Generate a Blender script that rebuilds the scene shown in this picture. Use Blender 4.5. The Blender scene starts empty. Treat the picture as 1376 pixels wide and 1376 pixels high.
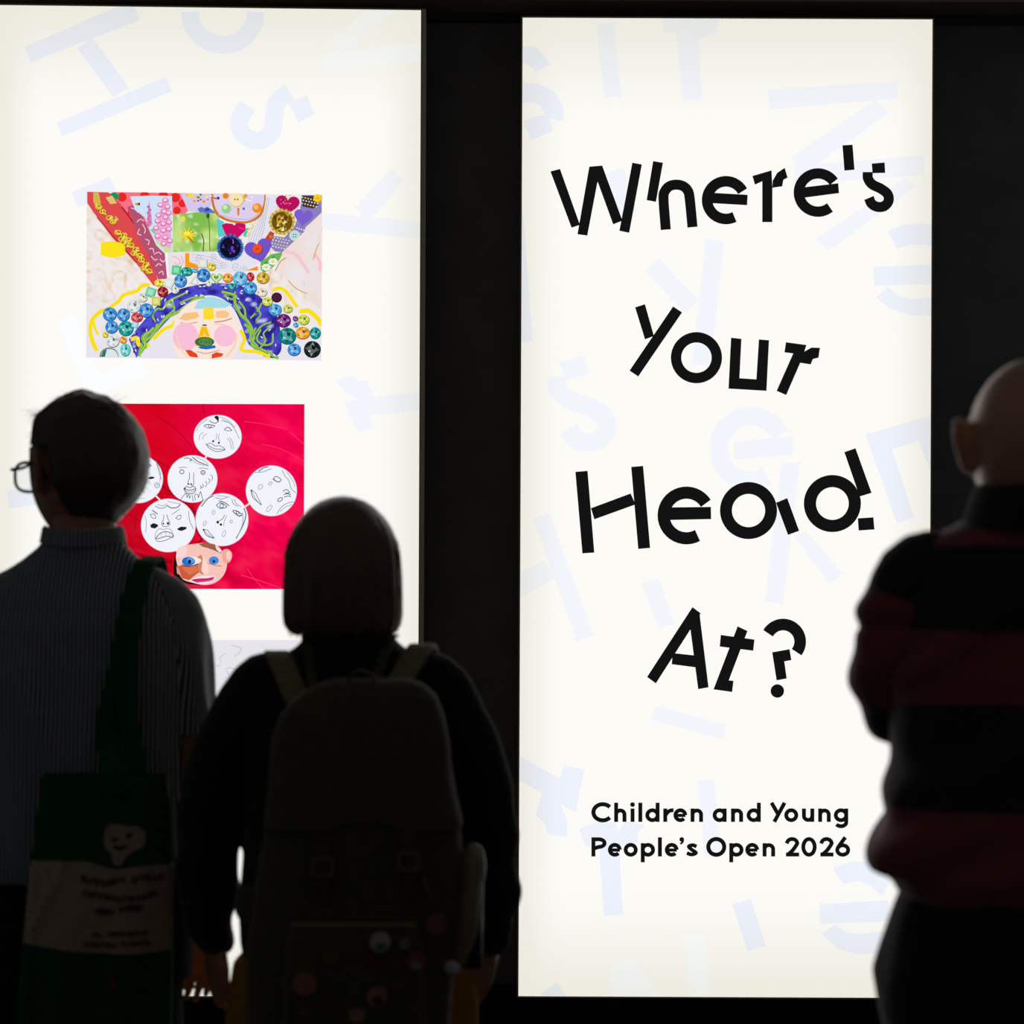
import bpy, math, random
import numpy as np
from mathutils import Matrix, Vector

random.seed(7)
RNG = np.random.RandomState(11)
SC = bpy.context.scene
COL = SC.collection

# ------------------------------------------------------------------ camera
IMG = 1376.0
FPX = 2643.0                       # focal length in pixels of the 1376 frame
CAM = Vector((0.0, -6.0, 1.62))
ROLL = math.radians(0.25)
RIGHT = Vector((math.cos(ROLL), 0, math.sin(ROLL)))
UP = Vector((-math.sin(ROLL), 0, math.cos(ROLL)))
FWD = Vector((0, 1, 0))
cd = bpy.data.cameras.new('camera')
cam = bpy.data.objects.new('camera', cd)
COL.objects.link(cam)
m = Matrix((RIGHT, UP, -FWD)).transposed().to_4x4()
m.translation = CAM
cam.matrix_world = m
cd.sensor_width = 36.0
cd.sensor_fit = 'HORIZONTAL'
cd.lens = FPX / IMG * 36.0
cd.clip_start = 0.05
cd.dof.use_dof = True
cd.dof.focus_distance = 5.97
cd.dof.aperture_fstop = 3.6
SC.camera = cam

# ------------------------------------------------------------------ world and exposure (a darkened hall, only a trace of stray light)
w = bpy.data.worlds.new('dark_hall')
SC.world = w
w.use_nodes = True
w.node_tree.nodes['Background'].inputs[0].default_value = (1.0, 0.97, 0.94, 1)
w.node_tree.nodes['Background'].inputs[1].default_value = 0.030
SC.view_settings.view_transform = 'Standard'
SC.view_settings.look = 'None'
SC.view_settings.exposure = 0.0
SC.view_settings.gamma = 1.0
SC.view_settings.use_curve_mapping = False
SC.cycles.use_denoising = True
SC.cycles.max_bounces = 6
PANEL_GAIN = 1.0                   # luminance of the two lightboxes


def ray(px, py):
    return (RIGHT * ((px - IMG / 2) / FPX) + UP * (-(py - IMG / 2) / FPX) + FWD)


def P(px, py, d):
    return CAM + ray(px, py) * d


# ------------------------------------------------------------------ helpers
def lin(c):
    out = []
    for v in c[:3]:
        v = v / 255.0
        out.append(v / 12.92 if v <= 0.04045 else ((v + 0.055) / 1.055) ** 2.4)
    return tuple(out)


def link(name, data, parent=None, loc=None):
    o = bpy.data.objects.new(name, data)
    COL.objects.link(o)
    if parent is not None:
        o.parent = parent
    if loc is not None:
        o.location = loc
    return o


def tag(o, label, cat, group=None, kind=None):
    o['label'] = label
    o['category'] = cat
    if group:
        o['group'] = group
    if kind:
        o['kind'] = kind
    return o


def empty(name, loc, label, cat, group=None):
    o = link(name, None, None, loc)
    o.empty_display_size = 0.1
    return tag(o, label, cat, group)


def mesh(name, verts, faces, mats, parent=None, loc=None, smooth=False, midx=None):
    me = bpy.data.meshes.new(name)
    me.from_pydata([tuple(v) for v in verts], [], [tuple(f) for f in faces])
    if not isinstance(mats, (list, tuple)):
        mats = [mats]
    for mt in mats:
        me.materials.append(mt)
    if midx is not None:
        me.polygons.foreach_set('material_index', midx)
    if smooth:
        me.polygons.foreach_set('use_smooth', [True] * len(me.polygons))
    me.update()
    return link(name, me, parent, loc)


def nodemat(name):
    mt = bpy.data.materials.new(name)
    mt.use_nodes = True
    nt = mt.node_tree
    b = nt.nodes['Principled BSDF']
    return mt, nt, b


def pmat(name, col, rough=0.6, spec=0.4, noise=0.0, nscale=40.0, bump=0.0, stretch=(1, 1, 1), metal=0.0, sheen=0.0, trans=0.0):
    mt, nt, b = nodemat(name)
    c = lin(col)
    b.inputs['Roughness'].default_value = rough
    b.inputs['Specular IOR Level'].default_value = spec
    b.inputs['Metallic'].default_value = metal
    b.inputs['Sheen Weight'].default_value = sheen
    b.inputs['Transmission Weight'].default_value = trans
    b.inputs['Base Color'].default_value = (*c, 1)
    if noise > 0 or bump > 0:
        tc = nt.nodes.new('ShaderNodeTexCoord')
        mp = nt.nodes.new('ShaderNodeMapping')
        mp.inputs['Scale'].default_value = stretch
        nz = nt.nodes.new('ShaderNodeTexNoise')
        nz.inputs['Scale'].default_value = nscale
        nz.inputs['Detail'].default_value = 4
        nt.links.new(tc.outputs['Object'], mp.inputs[0])
        nt.links.new(mp.outputs[0], nz.inputs['Vector'])
        if noise > 0:
            rp = nt.nodes.new('ShaderNodeValToRGB')
            rp.color_ramp.elements[0].position = 0.3
            rp.color_ramp.elements[1].position = 0.7
            rp.color_ramp.elements[0].color = (*[x * (1 - noise) for x in c], 1)
            rp.color_ramp.elements[1].color = (*[min(1, x * (1 + noise)) for x in c], 1)
            nt.links.new(nz.outputs['Fac'], rp.inputs[0])
            nt.links.new(rp.outputs[0], b.inputs['Base Color'])
        if bump > 0:
            bp = nt.nodes.new('ShaderNodeBump')
            bp.inputs['Strength'].default_value = bump
            bp.inputs['Distance'].default_value = 0.004
            nt.links.new(nz.outputs['Fac'], bp.inputs['Height'])
            nt.links.new(bp.outputs[0], b.inputs['Normal'])
    return mt


def box(x0, x1, y0, y1, z0, z1):
    v = [(x0, y0, z0), (x1, y0, z0), (x1, y1, z0), (x0, y1, z0), (x0, y0, z1), (x1, y0, z1), (x1, y1, z1), (x0, y1, z1)]
    f = [(0, 3, 2, 1), (4, 5, 6, 7), (0, 1, 5, 4), (1, 2, 6, 5), (2, 3, 7, 6), (3, 0, 4, 7)]
    return v, f


def merge(pieces):
    V, F = [], []
    for v, f in pieces:
        n = len(V)
        V.extend([tuple(p) for p in v])
        F.extend([tuple(i + n for i in q) for q in f])
    return V, F


# ------------------------------------------------------------------ the hall: wall, floor, header
M_WALL = pmat('black_wall_paint', (148, 148, 149), 0.75, 0.25, 0.10, 9, 0.05)
M_FLOOR = pmat('dark_carpet', (34, 33, 34), 0.95, 0.1, 0.3, 160, 0.3)
M_HEAD = pmat('black_header_paint', (84, 86, 92), 0.7, 0.25, 0.08, 12)
M_CEIL = pmat('brown_soffit_paint', (178, 160, 148), 0.85, 0.2, 0.08, 14)


def structure(name, vf, mat):
    o = mesh(name, vf[0], vf[1], mat)
    o['kind'] = 'structure'
    return o


structure('floor', box(-4.2, 4.2, -6.6, 0.36, -0.06, 0.0), M_FLOOR)
structure('wall_back', box(-4.2, 4.2, 0.26, 0.36, 0.0, 3.6), M_WALL)
zt = P(1376, 28, 6.2).z
structure('trim_header', box(-4.2, 4.2, 0.215, 0.26, zt, zt + 0.075), M_HEAD)
structure('ceiling_soffit', box(-4.2, 4.2, 0.06, 0.36, P(1376, 3, 6.06).z, P(1376, 3, 6.06).z + 0.12), M_CEIL)


# ------------------------------------------------------------------ lightboxes
class Panel:
    """A lightbox face: origin O at its centre, axes U (right), V (up), N (towards the visitors)."""

    def __init__(s, O, yaw, lean, W, H):
        s.O, s.W, s.H = O, W, H
        s.M = Matrix.Translation(O) @ Matrix.Rotation(yaw, 4, 'Z') @ Matrix.Rotation(lean, 4, 'X')
        s.Mi = s.M.inverted()
        s.k = 0

    def uv(s, px, py):
        o = s.Mi @ CAM
        d = s.Mi.to_3x3() @ ray(px, py)
        t = -o.y / d.y
        return (o.x + d.x * t, o.z + d.z * t)

    def layer(s):
        s.k += 1
        return -(0.0006 + 0.00002 * s.k)


def print_mat(name, W, H):
    mt = bpy.data.materials.new(name)
    mt.use_nodes = True
    nt = mt.node_tree
    for n in list(nt.nodes):
        nt.nodes.remove(n)
    N = nt.nodes.new
    L = nt.links.new
    out = N('ShaderNodeOutputMaterial')
    em = N('ShaderNodeEmission')
    at = N('ShaderNodeAttribute')
    at.attribute_name = 'Col'
    tc = N('ShaderNodeTexCoord')
    sp = N('ShaderNodeSeparateXYZ')
    L(tc.outputs['Object'], sp.inputs[0])

    def edge(sock, half, a, b):
        ab = N('ShaderNodeMath'); ab.operation = 'ABSOLUTE'
        L(sock, ab.inputs[0])
        sb = N('ShaderNodeMath'); sb.operation = 'SUBTRACT'
        sb.inputs[0].default_value = half
        L(ab.outputs[0], sb.inputs[1])
        mr = N('ShaderNodeMapRange'); mr.interpolation_type = 'SMOOTHSTEP'
        mr.inputs['From Min'].default_value = a
        mr.inputs['From Max'].default_value = b
        L(sb.outputs[0], mr.inputs['Value'])
        return mr.outputs['Result']
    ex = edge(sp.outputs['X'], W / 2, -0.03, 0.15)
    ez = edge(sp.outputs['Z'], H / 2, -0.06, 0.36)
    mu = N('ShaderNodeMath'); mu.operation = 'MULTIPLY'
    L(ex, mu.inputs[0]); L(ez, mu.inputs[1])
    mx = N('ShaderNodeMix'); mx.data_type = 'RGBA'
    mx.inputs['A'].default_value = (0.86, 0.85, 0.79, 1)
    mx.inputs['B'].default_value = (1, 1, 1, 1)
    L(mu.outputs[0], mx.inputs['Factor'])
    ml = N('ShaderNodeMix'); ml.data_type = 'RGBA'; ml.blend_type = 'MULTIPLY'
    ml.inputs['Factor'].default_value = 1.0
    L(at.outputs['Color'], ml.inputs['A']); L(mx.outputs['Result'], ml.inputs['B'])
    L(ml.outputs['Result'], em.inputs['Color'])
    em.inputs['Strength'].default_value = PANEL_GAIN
    L(em.outputs[0], out.inputs['Surface'])
    return mt


M_ALU = pmat('aluminium_edge', (225, 214, 190), 0.45, 0.5, 0.05, 60)
M_CASE = pmat('lightbox_case', (205, 200, 194), 0.5, 0.4, 0.05, 30)
M_TRIM = pmat('pale_edge_trim', (250, 244, 234), 0.5, 0.5)
M_PLINTH = pmat('black_plinth_paint', (26, 26, 27), 0.8, 0.2)
M_INK = pmat('black_ink', (20, 20, 20), 0.6, 0.3)

# corners as measured in the photograph, turned into real boxes
c = P((701 + 1255 + 694 + 1249) / 4, (22 + 24 + 1341 + 1342.5) / 4, 6.0)
RP = Panel(c, 0.0, 0.0, 554.5 * 6 / FPX, 1318.5 * 6 / FPX)
LP = Panel(P(282.0, 677, 5.925), math.radians(1.75), math.radians(0.9), 565.5 * 5.925 / FPX, 1332 * 5.925 / FPX)
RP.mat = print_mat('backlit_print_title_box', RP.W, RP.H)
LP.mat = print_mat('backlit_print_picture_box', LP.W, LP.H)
CREAM = (0.975, 0.962, 0.925)
LAV = (0.852, 0.882, 0.972)
LAV2 = (0.895, 0.915, 0.972)
WHT = (0.965, 0.985, 1.0)


def lightbox(panel, name, label, trim=False):
    W, H = panel.W, panel.H
    root = link(name, None)
    tag(root, label, 'lightbox', 'lightboxes on the black wall')
    root.matrix_world = panel.M @ Matrix.Translation((0, 0, -H / 2))
    panel.root = root
    off = (0, 0, H / 2)
    t = 0.0045
    v, f = box(-W / 2, W / 2, 0.004, 0.2, -H / 2, H / 2)
    mesh('housing', v, f, M_CASE, root, off)
    for (x0, x1, z0, z1) in ((-W / 2, -W / 2 + t, -H / 2, H / 2), (W / 2 - t, W / 2, -H / 2, H / 2),
                             (-W / 2 + t, W / 2 - t, H / 2 - t, H / 2), (-W / 2 + t, W / 2 - t, -H / 2, -H / 2 + t)):
        v, f = box(x0, x1, -0.003, 0.004, z0, z1)
        mesh('frame_rail', v, f, M_ALU, root, off)
    if trim:
        v, f = box(W / 2, W / 2 + 0.010, 0.0, 0.2, -H / 2, H / 2)
        mesh('edge_trim', v, f, M_TRIM, root, off)
    hb = (panel.M @ Vector((0, 0.1, -H / 2))).z
    v, f = box(-W / 2 - 0.13, W / 2 + 0.13, -0.002, 0.17, -H / 2 - hb + 0.004, -H / 2 - 0.001)
    mesh('plinth', v, f, M_PLINTH, root, off)
    a, b = W / 2 - t, H / 2 - t
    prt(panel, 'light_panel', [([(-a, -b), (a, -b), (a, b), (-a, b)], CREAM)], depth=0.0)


def prt(panel, name, shapes, parent=None, depth=None, label=None):
    """Flat print on a panel. shapes: list of (polygon in panel metres, colour or per-vertex colours) or (verts, faces, colours)."""
    V, F, C = [], [], []
    y = panel.layer() if depth is None else depth
    for s in shapes:
        n = len(V)
        if len(s) == 2:
            poly, colr = s
            poly = [p for p in poly]
            # wind so that the face looks at the visitors (-y)
            ar = sum(poly[i][0] * poly[(i + 1) % len(poly)][1] - poly[(i + 1) % len(poly)][0] * poly[i][1] for i in range(len(poly)))
            if ar < 0:
                poly = poly[::-1]
            V += [(p[0], y, p[1]) for p in poly]
            F.append(tuple(range(n, n + len(poly))))
            C += [colr] * len(poly)
        else:
            vs, fs, colr = s
            V += [(p[0], y, p[1]) for p in vs]
            F += [tuple(i + n for i in q) for q in fs]
            C += list(colr) if len(colr) == len(vs) and hasattr(colr[0], '__len__') else [colr] * len(vs)
        if depth is None and s is not shapes[-1]:
            y = panel.layer()
    me = bpy.data.meshes.new(name)
    me.from_pydata(V, [], F)
    at = me.attributes.new('Col', 'FLOAT_COLOR', 'POINT')
    at.data.foreach_set('color', np.array([(*cc[:3], 1.0) for cc in C], dtype=np.float32).ravel())
    me.materials.append(panel.mat)
    o = link(name, me, parent if parent is not None else panel.root, None if parent is not None else (0, 0, panel.H / 2))
    if label:
        o['label'] = label
    return o


class Zf:
    """Coordinates of a zoomed crop -> panel metres."""

    def __init__(s, panel, ox, oy, sc):
        s.p, s.ox, s.oy, s.sc = panel, ox, oy, sc

    def __call__(s, pts):
        return [s.p.uv(s.ox + x / s.sc, s.oy + y / s.sc) for x, y in pts]


def ribbon(pts, wd, closed=False):
    """Polyline (crop coordinates) -> quads of a constant-width stroke."""
    p = np.array(pts, float)
    keep = [0] + [i for i in range(1, len(p)) if np.hypot(*(p[i] - p[i - 1])) > 1e-6]
    p = p[keep]
    if closed:
        nx = np.roll(p, -1, 0) - p
        pv = p - np.roll(p, 1, 0)
    else:
        nx = np.vstack([p[1:] - p[:-1], p[-1:] - p[-2:-1]])
        pv = np.vstack([p[1:2] - p[:1], p[1:] - p[:-1]])
    nx /= np.linalg.norm(nx, axis=1)[:, None] + 1e-9
    pv /= np.linalg.norm(pv, axis=1)[:, None] + 1e-9
    t = nx + pv
    t /= np.linalg.norm(t, axis=1)[:, None] + 1e-9
    n = np.stack([-t[:, 1], t[:, 0]], 1)
    cs = np.clip((n * np.stack([-nx[:, 1], nx[:, 0]], 1)).sum(1), 0.5, 1)
    wv = (np.array(wd) if hasattr(wd, '__len__') else np.full(len(p), wd)) / 2 / cs
    a, b = p + n * wv[:, None], p - n * wv[:, None]
    out = []
    for i in range(len(p) - (0 if closed else 1)):
        j = (i + 1) % len(p)
        out.append([tuple(a[i]), tuple(a[j]), tuple(b[j]), tuple(b[i])])
    return out


def ribbon_vf(z, pts, wd, closed=False):
    q = ribbon(pts, wd, closed)
    V, F = [], []
    for poly in q:
        n = len(V)
        V += z(poly)
        F.append((n, n + 1, n + 2, n + 3))
    return V, F


def arc(cx, cy, rx, ry, a0, a1, n=None):
    """Degrees, counter-clockwise as seen, in crop coordinates (y down)."""
    n = n or max(3, int(abs(a1 - a0) / 9) + 1)
    return [(cx + rx * math.cos(math.radians(a)), cy - ry * math.sin(math.radians(a))) for a in np.linspace(a0, a1, n)]


def smooth_line(pts, n=6):
    """Catmull-Rom through the points."""
    p = [np.array(q, float) for q in pts]
    p = [2 * p[0] - p[1]] + p + [2 * p[-1] - p[-2]]
    out = []
    for i in range(1, len(p) - 2):
        for t in np.linspace(0, 1, n, endpoint=False):
            a, b, c_, d = p[i - 1], p[i], p[i + 1], p[i + 2]
            out.append(tuple(0.5 * ((2 * b) + (c_ - a) * t + (2 * a - 5 * b + 4 * c_ - d) * t * t + (-a + 3 * b - 3 * c_ + d) * t ** 3)))
    out.append(tuple(p[-2]))
    return out


def disc(cx, cy, r, ry=None, n=22, a=0):
    return [(cx + r * math.cos(a + 2 * math.pi * i / n), cy + (ry or r) * math.sin(a + 2 * math.pi * i / n)) for i in range(n)]


def clip_poly(panel, uvs):
    """Keep print inside the panel's frame."""
    a, b = panel.W / 2 - 0.005, panel.H / 2 - 0.005

    def cut(poly, ax, lim, sgn):
        out = []
        for i in range(len(poly)):
            p, q = poly[i], poly[(i + 1) % len(poly)]
            ip, iq = sgn * p[ax] <= lim, sgn * q[ax] <= lim
            if ip:
                out.append(p)
            if ip != iq:
                t = (sgn * lim - p[ax]) / (q[ax] - p[ax])
                out.append((p[0] + t * (q[0] - p[0]), p[1] + t * (q[1] - p[1])))
        return out
    for ax, lim in ((0, a), (1, b)):
        for sgn in (1, -1):
            if uvs:
                uvs = cut(uvs, ax, lim, sgn)
    return uvs


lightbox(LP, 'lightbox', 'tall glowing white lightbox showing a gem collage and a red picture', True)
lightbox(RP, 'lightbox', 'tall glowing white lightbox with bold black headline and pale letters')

# ------------------------------------------------------------------ pale letters printed behind everything
def pale(panel, polys, colr=LAV, name='background_letter'):
    px = Zf(panel, 0, 0, 1)
    sh = []
    for q in polys:
        u = clip_poly(panel, px(q))
        if len(u) > 2:
            sh.append((u, colr))
    d = panel.layer()
    return prt(panel, name, sh, depth=d)


def band(outer, inner):
    return outer + inner[::-1]


def strip(pts, wd):
    """stroke in photograph pixels as a list of quads"""
    return ribbon(pts, wd)


pale(LP, [[(33, 63), (160, 8), (181, 8), (188, 27), (41, 84)], [(104, 65), (124, 50), (173.5, 118), (152.6, 131)],
          [(76, 165), (223, 103), (231, 123), (84, 183)]])
pale(LP, strip(arc(299.6, 16, 44.4, 44.4, -180, 0, 24), 24))
S1 = [(x / 2.2933, y / 2.2933) for x, y in [(763, 325), (738, 370), (748, 412), (795, 434), (836, 408), (846, 355), (856, 312), (893, 284)]]
pale(LP, strip(smooth_line(S1), 24) + [[(388, 139), (412, 128), (423, 153), (401, 165)]])
pale(LP, [[(443, 55), (493, 12), (535, 12), (462, 70)], [(432, 72), (572, 56), (572, 81), (436, 95)]], WHT)
pale(LP, [[(96, 258), (148, 238), (156, 257), (105, 279)]])
pale(LP, [[(477, 279.5), (526, 227), (543, 242.5), (500, 293), (487, 292)], [(433, 286), (572, 298), (572, 322), (433, 308.6)]], LAV2)
pale(LP, [[(452.4, 511), (473.4, 504), (482, 512), (494, 512), (503.5, 533), (570, 527), (570, 551), (497.5, 558.4), (501, 574), (481, 582.5),
           (462, 540.7), (480, 537), (463, 527)]], LAV2)
pale(LP, [[(76, 432), (99, 423), (133.5, 503), (168, 489), (165, 470), (185, 470), (198.5, 502), (124, 532), (117, 528)]], WHT)
pale(LP, [[(9, 659), (70, 651), (72, 676), (12, 683)]])
pale(LP, strip(arc(462, 690, 18, 22, 20, 160, 12), 10))

pale(RP, [band([(695, 61), (720, 63), (733, 76), (739, 87)], [(695, 85), (705, 85), (711, 88), (719.5, 96)]),
          band([(695, 111), (723, 112), (746, 124), (757, 144), (757, 163)], [(695, 138), (716, 138), (726, 142), (731, 152), (732, 158)]),
          [(703, 162), (736, 152), (743, 177), (713, 188)]])
pale(RP, [[(801, 33), (825, 30), (835, 130.5), (812.5, 131.5)]], LAV2)
pale(RP, [[(886, 18), (970, 18), (961, 46.5), (939, 52), (943, 134), (917, 135), (909, 44.5), (892, 44.5)]], LAV2)
pale(RP, [[(1031.5, 121), (1206, 109), (1206, 132.5), (1034, 147)], [(1176, 135.5), (1195, 151), (1079.6, 234), (1062, 212)],
          [(1067, 222.5), (1241.5, 209), (1241.5, 235), (1067, 248)], [(1217, 239), (1230, 251), (1113, 338), (1096, 321)]], LAV2)
pale(RP, [[(1173.5, 359), (1258, 355), (1258, 381.6), (1175, 383.5)],
          [(1192, 310.6), (1211, 303), (1235, 300), (1258, 303), (1258, 333), (1240, 329), (1222.6, 329.5), (1205, 333.6)],
          [(1177, 400), (1192.5, 385.5), (1207.5, 397), (1225, 402), (1258, 398), (1258, 424), (1225, 424), (1195, 414)]])
pale(RP, [[(867, 364.6), (886, 347.6), (939, 404), (920, 421)], [(948.6, 321), (973, 324), (955, 492), (929, 490)]], LAV2)
pale(RP, [[(812.6, 233.5), (838, 225), (856, 283), (833, 298)]], LAV2)
pale(RP, [[(751, 486.5), (784.5, 477.5), (792, 503), (760, 511)]]
     + strip(smooth_line([(748, 506), (750, 524), (767, 538), (793, 548), (812, 560), (815, 580), (798, 594), (775, 591), (764, 576)]), 25), LAV2)
pale(RP, strip(arc(1009, 602.6, 43.5, 43.5, 25, 300, 32), 25) + [[(986, 594), (1065, 586), (1065, 611), (987, 618)]], LAV2)
pale(RP, [[(1050, 622), (1075, 622), (1052, 811), (1028, 808.5)], [(1066, 719.5), (1083.5, 714), (1132, 770), (1115, 786)]], LAV2)
pale(RP, [[(1163, 584), (1258, 556), (1258, 652), (1234, 592), (1198.5, 604), (1228.6, 695.6), (1205, 703)]])
pale(RP, [[(716, 697), (738, 689.5), (798, 854), (775, 861.5)], [(695, 772), (730.6, 752.7), (747.5, 776), (695, 806)]], LAV2)
pale(RP, [[(862, 784), (885, 777), (906, 838), (885, 845.5)]], LAV2)
pale(RP, [[(880, 948), (976, 974), (972, 994), (875, 967)]], LAV2)
pale(RP, [[(690, 1011), (752, 1046), (758, 1027.5), (785, 1035), (773.6, 1091.5), (752.5, 1080), (762, 1103), (762, 1125), (735, 1120), (732, 1106),
           (720, 1095), (728.5, 1065), (690, 1045)]])
pale(RP, [[(778, 1114), (800, 1105), (828, 1105), (830, 1118), (840, 1104), (866, 1108), (857, 1120), (857, 1133), (832, 1135), (837, 1228),
           (811.5, 1231), (805, 1138), (786.5, 1138)]])
pale(RP, [[(937, 1049), (960, 1047.7), (970, 1150), (947, 1151)]], LAV2)
pale(RP, [[(983.5, 1215), (1009, 1207.5), (1029, 1271), (1004.6, 1278)]])
pale(RP, [[(1101, 1215), (1194, 1209.6), (1194, 1238), (1101.6, 1241.6)],
          band([(1118.5, 1166.6), (1148, 1157), (1177, 1160), (1200, 1175)], [(1133, 1187.7), (1152, 1183.5), (1169, 1190), (1186, 1204)]),
          band([(1103.7, 1255), (1127, 1276), (1156, 1282.5), (1190, 1280)], [(1122.6, 1241.6), (1137, 1253), (1156, 1255), (1190, 1251)])])
pale(RP, [[(819, 1296), (851, 1284.6), (893, 1346), (866, 1346), (850, 1331), (848, 1346), (824, 1346)],
          [(920, 1257), (948, 1256), (954, 1346), (926.6, 1346)]], WHT)
pale(RP, [[(726, 1335), (748.7, 1320), (766, 1346), (734, 1346)]])
pale(RP, [[(699, 270), (703, 285), (715.5, 458), (699, 460)]])

# ------------------------------------------------------------------ headline letters
INK = (0.0065, 0.0065, 0.0065)
DH = RP.layer()


def letter(z, parts, name='headline_letter', label=None):
    """parts: ('p', polygon) or ('s', points, width[, closed])"""
    sh = []
    for q in parts:
        if q[0] == 'p':
            sh.append((z(q[1]), INK))
        else:
            v, f = ribbon_vf(z, q[1], q[2], len(q) > 3)
            sh.append((v, f, INK))
    return prt(RP, name, sh, depth=DH, label=label)


z1 = Zf(RP, 720, 170, 2.646)
z2 = Zf(RP, 740, 580, 2.867)
p = lambda *a: ('p', list(a))
letter(z1, [p((52, 160), (86, 151), (157, 350), (127, 360)), p((190, 143), (236, 139), (218, 204), (183, 388), (148, 383)),
            p((200, 142), (236, 139), (308, 335), (275, 348)), p((343, 129), (377, 135), (332, 378), (297, 371))], label='bold black letter W')
letter(z1, [p((417, 123), (452, 129), (427, 268), (394, 262)),
            ('s', smooth_line([(462, 367), (454, 258), (459, 230), (476, 212), (500, 207), (523, 212), (540, 228), (547, 256), (557, 358)]), 36)],
       label='bold black letter h')
letter(z1, [('s', arc(676, 262, 67, 67, 28, 297), 38), p((612, 235), (753, 243), (751, 280), (612, 272))], label='bold black letter e')
letter(z1, [p((770, 176), (838, 156), (841, 215), (841, 340), (805, 340), (805, 195), (779, 207)),
            p((841, 218), (842, 193), (858, 165), (885, 147), (895, 182), (880, 190), (876, 213))], label='bold black letter r')
letter(z1, [('s', arc(1003, 235, 68, 68, 34, 309), 37), p((938, 218), (1075, 202), (1078, 237), (940, 255))], label='bold black letter e')
letter(z1, [p((1090, 67), (1126, 65), (1133, 154), (1097, 157))], label='bold black apostrophe')
letter(z1, [p((1194, 132), (1240, 128), (1242, 165), (1197, 166)),
            ('s', smooth_line([(1180, 162), (1181, 185), (1196, 206), (1226, 221), (1250, 240), (1254, 264), (1239, 283), (1215, 286), (1194, 275), (1184, 254)]), 36)],
       label='bold black letter s')
letter(z1, [p((353, 643), (388, 632), (420, 745), (388, 757)), p((488, 640), (520, 661), (364, 889), (333, 868))], label='bold black letter Y')
letter(z1, [('s', disc(571, 822, 72.5, n=44), 37, 1)], label='bold black letter o')
letter(z1, [p((694, 751), (731, 755), (724, 895), (784, 899), (793, 757), (829, 760), (820, 940), (685, 932))], label='bold black letter u')
letter(z1, [p((889, 767), (962, 777), (948, 822), (890, 955), (856, 940), (915, 807), (884, 803)),
            p((945, 825), (955, 800), (980, 786), (1010, 787), (1005, 822), (985, 827), (977, 846), (938, 840))], label='bold black letter r')
letter(z2, [p((95, 155), (142, 151), (168, 466), (122, 469)), p((310, 136), (356, 132), (383, 448), (337, 452)),
            p((155, 295), (308, 238), (321, 268), (323, 282), (168, 338))], label='bold black letter H')
letter(z2, [('s', arc(523, 323, 88, 88, 32, 299), 47), p((436, 292), (617, 290), (618, 337), (436, 341))], label='bold black letter e')
letter(z2, [('s', disc(762, 304, 87, n=44), 46, 1), p((868, 274), (911, 256), (957, 382), (914, 398))], label='bold black letter a')
letter(z2, [('s', disc(1085, 277, 86.5, n=44), 47, 1), p((1131, 79), (1174, 64), (1236, 236), (1190, 250)),
            p((1183, 334), (1243, 330), (1247, 377), (1186, 381))], label='bold black letter d')
letter(z2, [p((546, 676), (578, 700), (405, 970), (371, 945)), p((535, 738), (574, 706), (608, 985), (568, 992)),
            p((470, 853), (555, 862), (558, 908), (466, 896))], label='bold black letter A')
letter(z2, [p((720, 750), (758, 768), (686, 958), (704, 960), (699, 1003), (627, 993)), p((655, 783), (785, 801), (780, 844), (651, 828))],
       label='bold black letter t')
letter(z2, [('s', arc(895, 809, 66, 66, 151, -38), 45), p((853, 850), (920, 838), (927, 880), (900, 885), (909, 951), (870, 958)),
            p(*disc(873, 999, 26))], label='bold black question mark')

# ------------------------------------------------------------------ caption, drawn letter by letter
z3 = Zf(RP, 770, 1050, 3.44)
CW = 18.4


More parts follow.
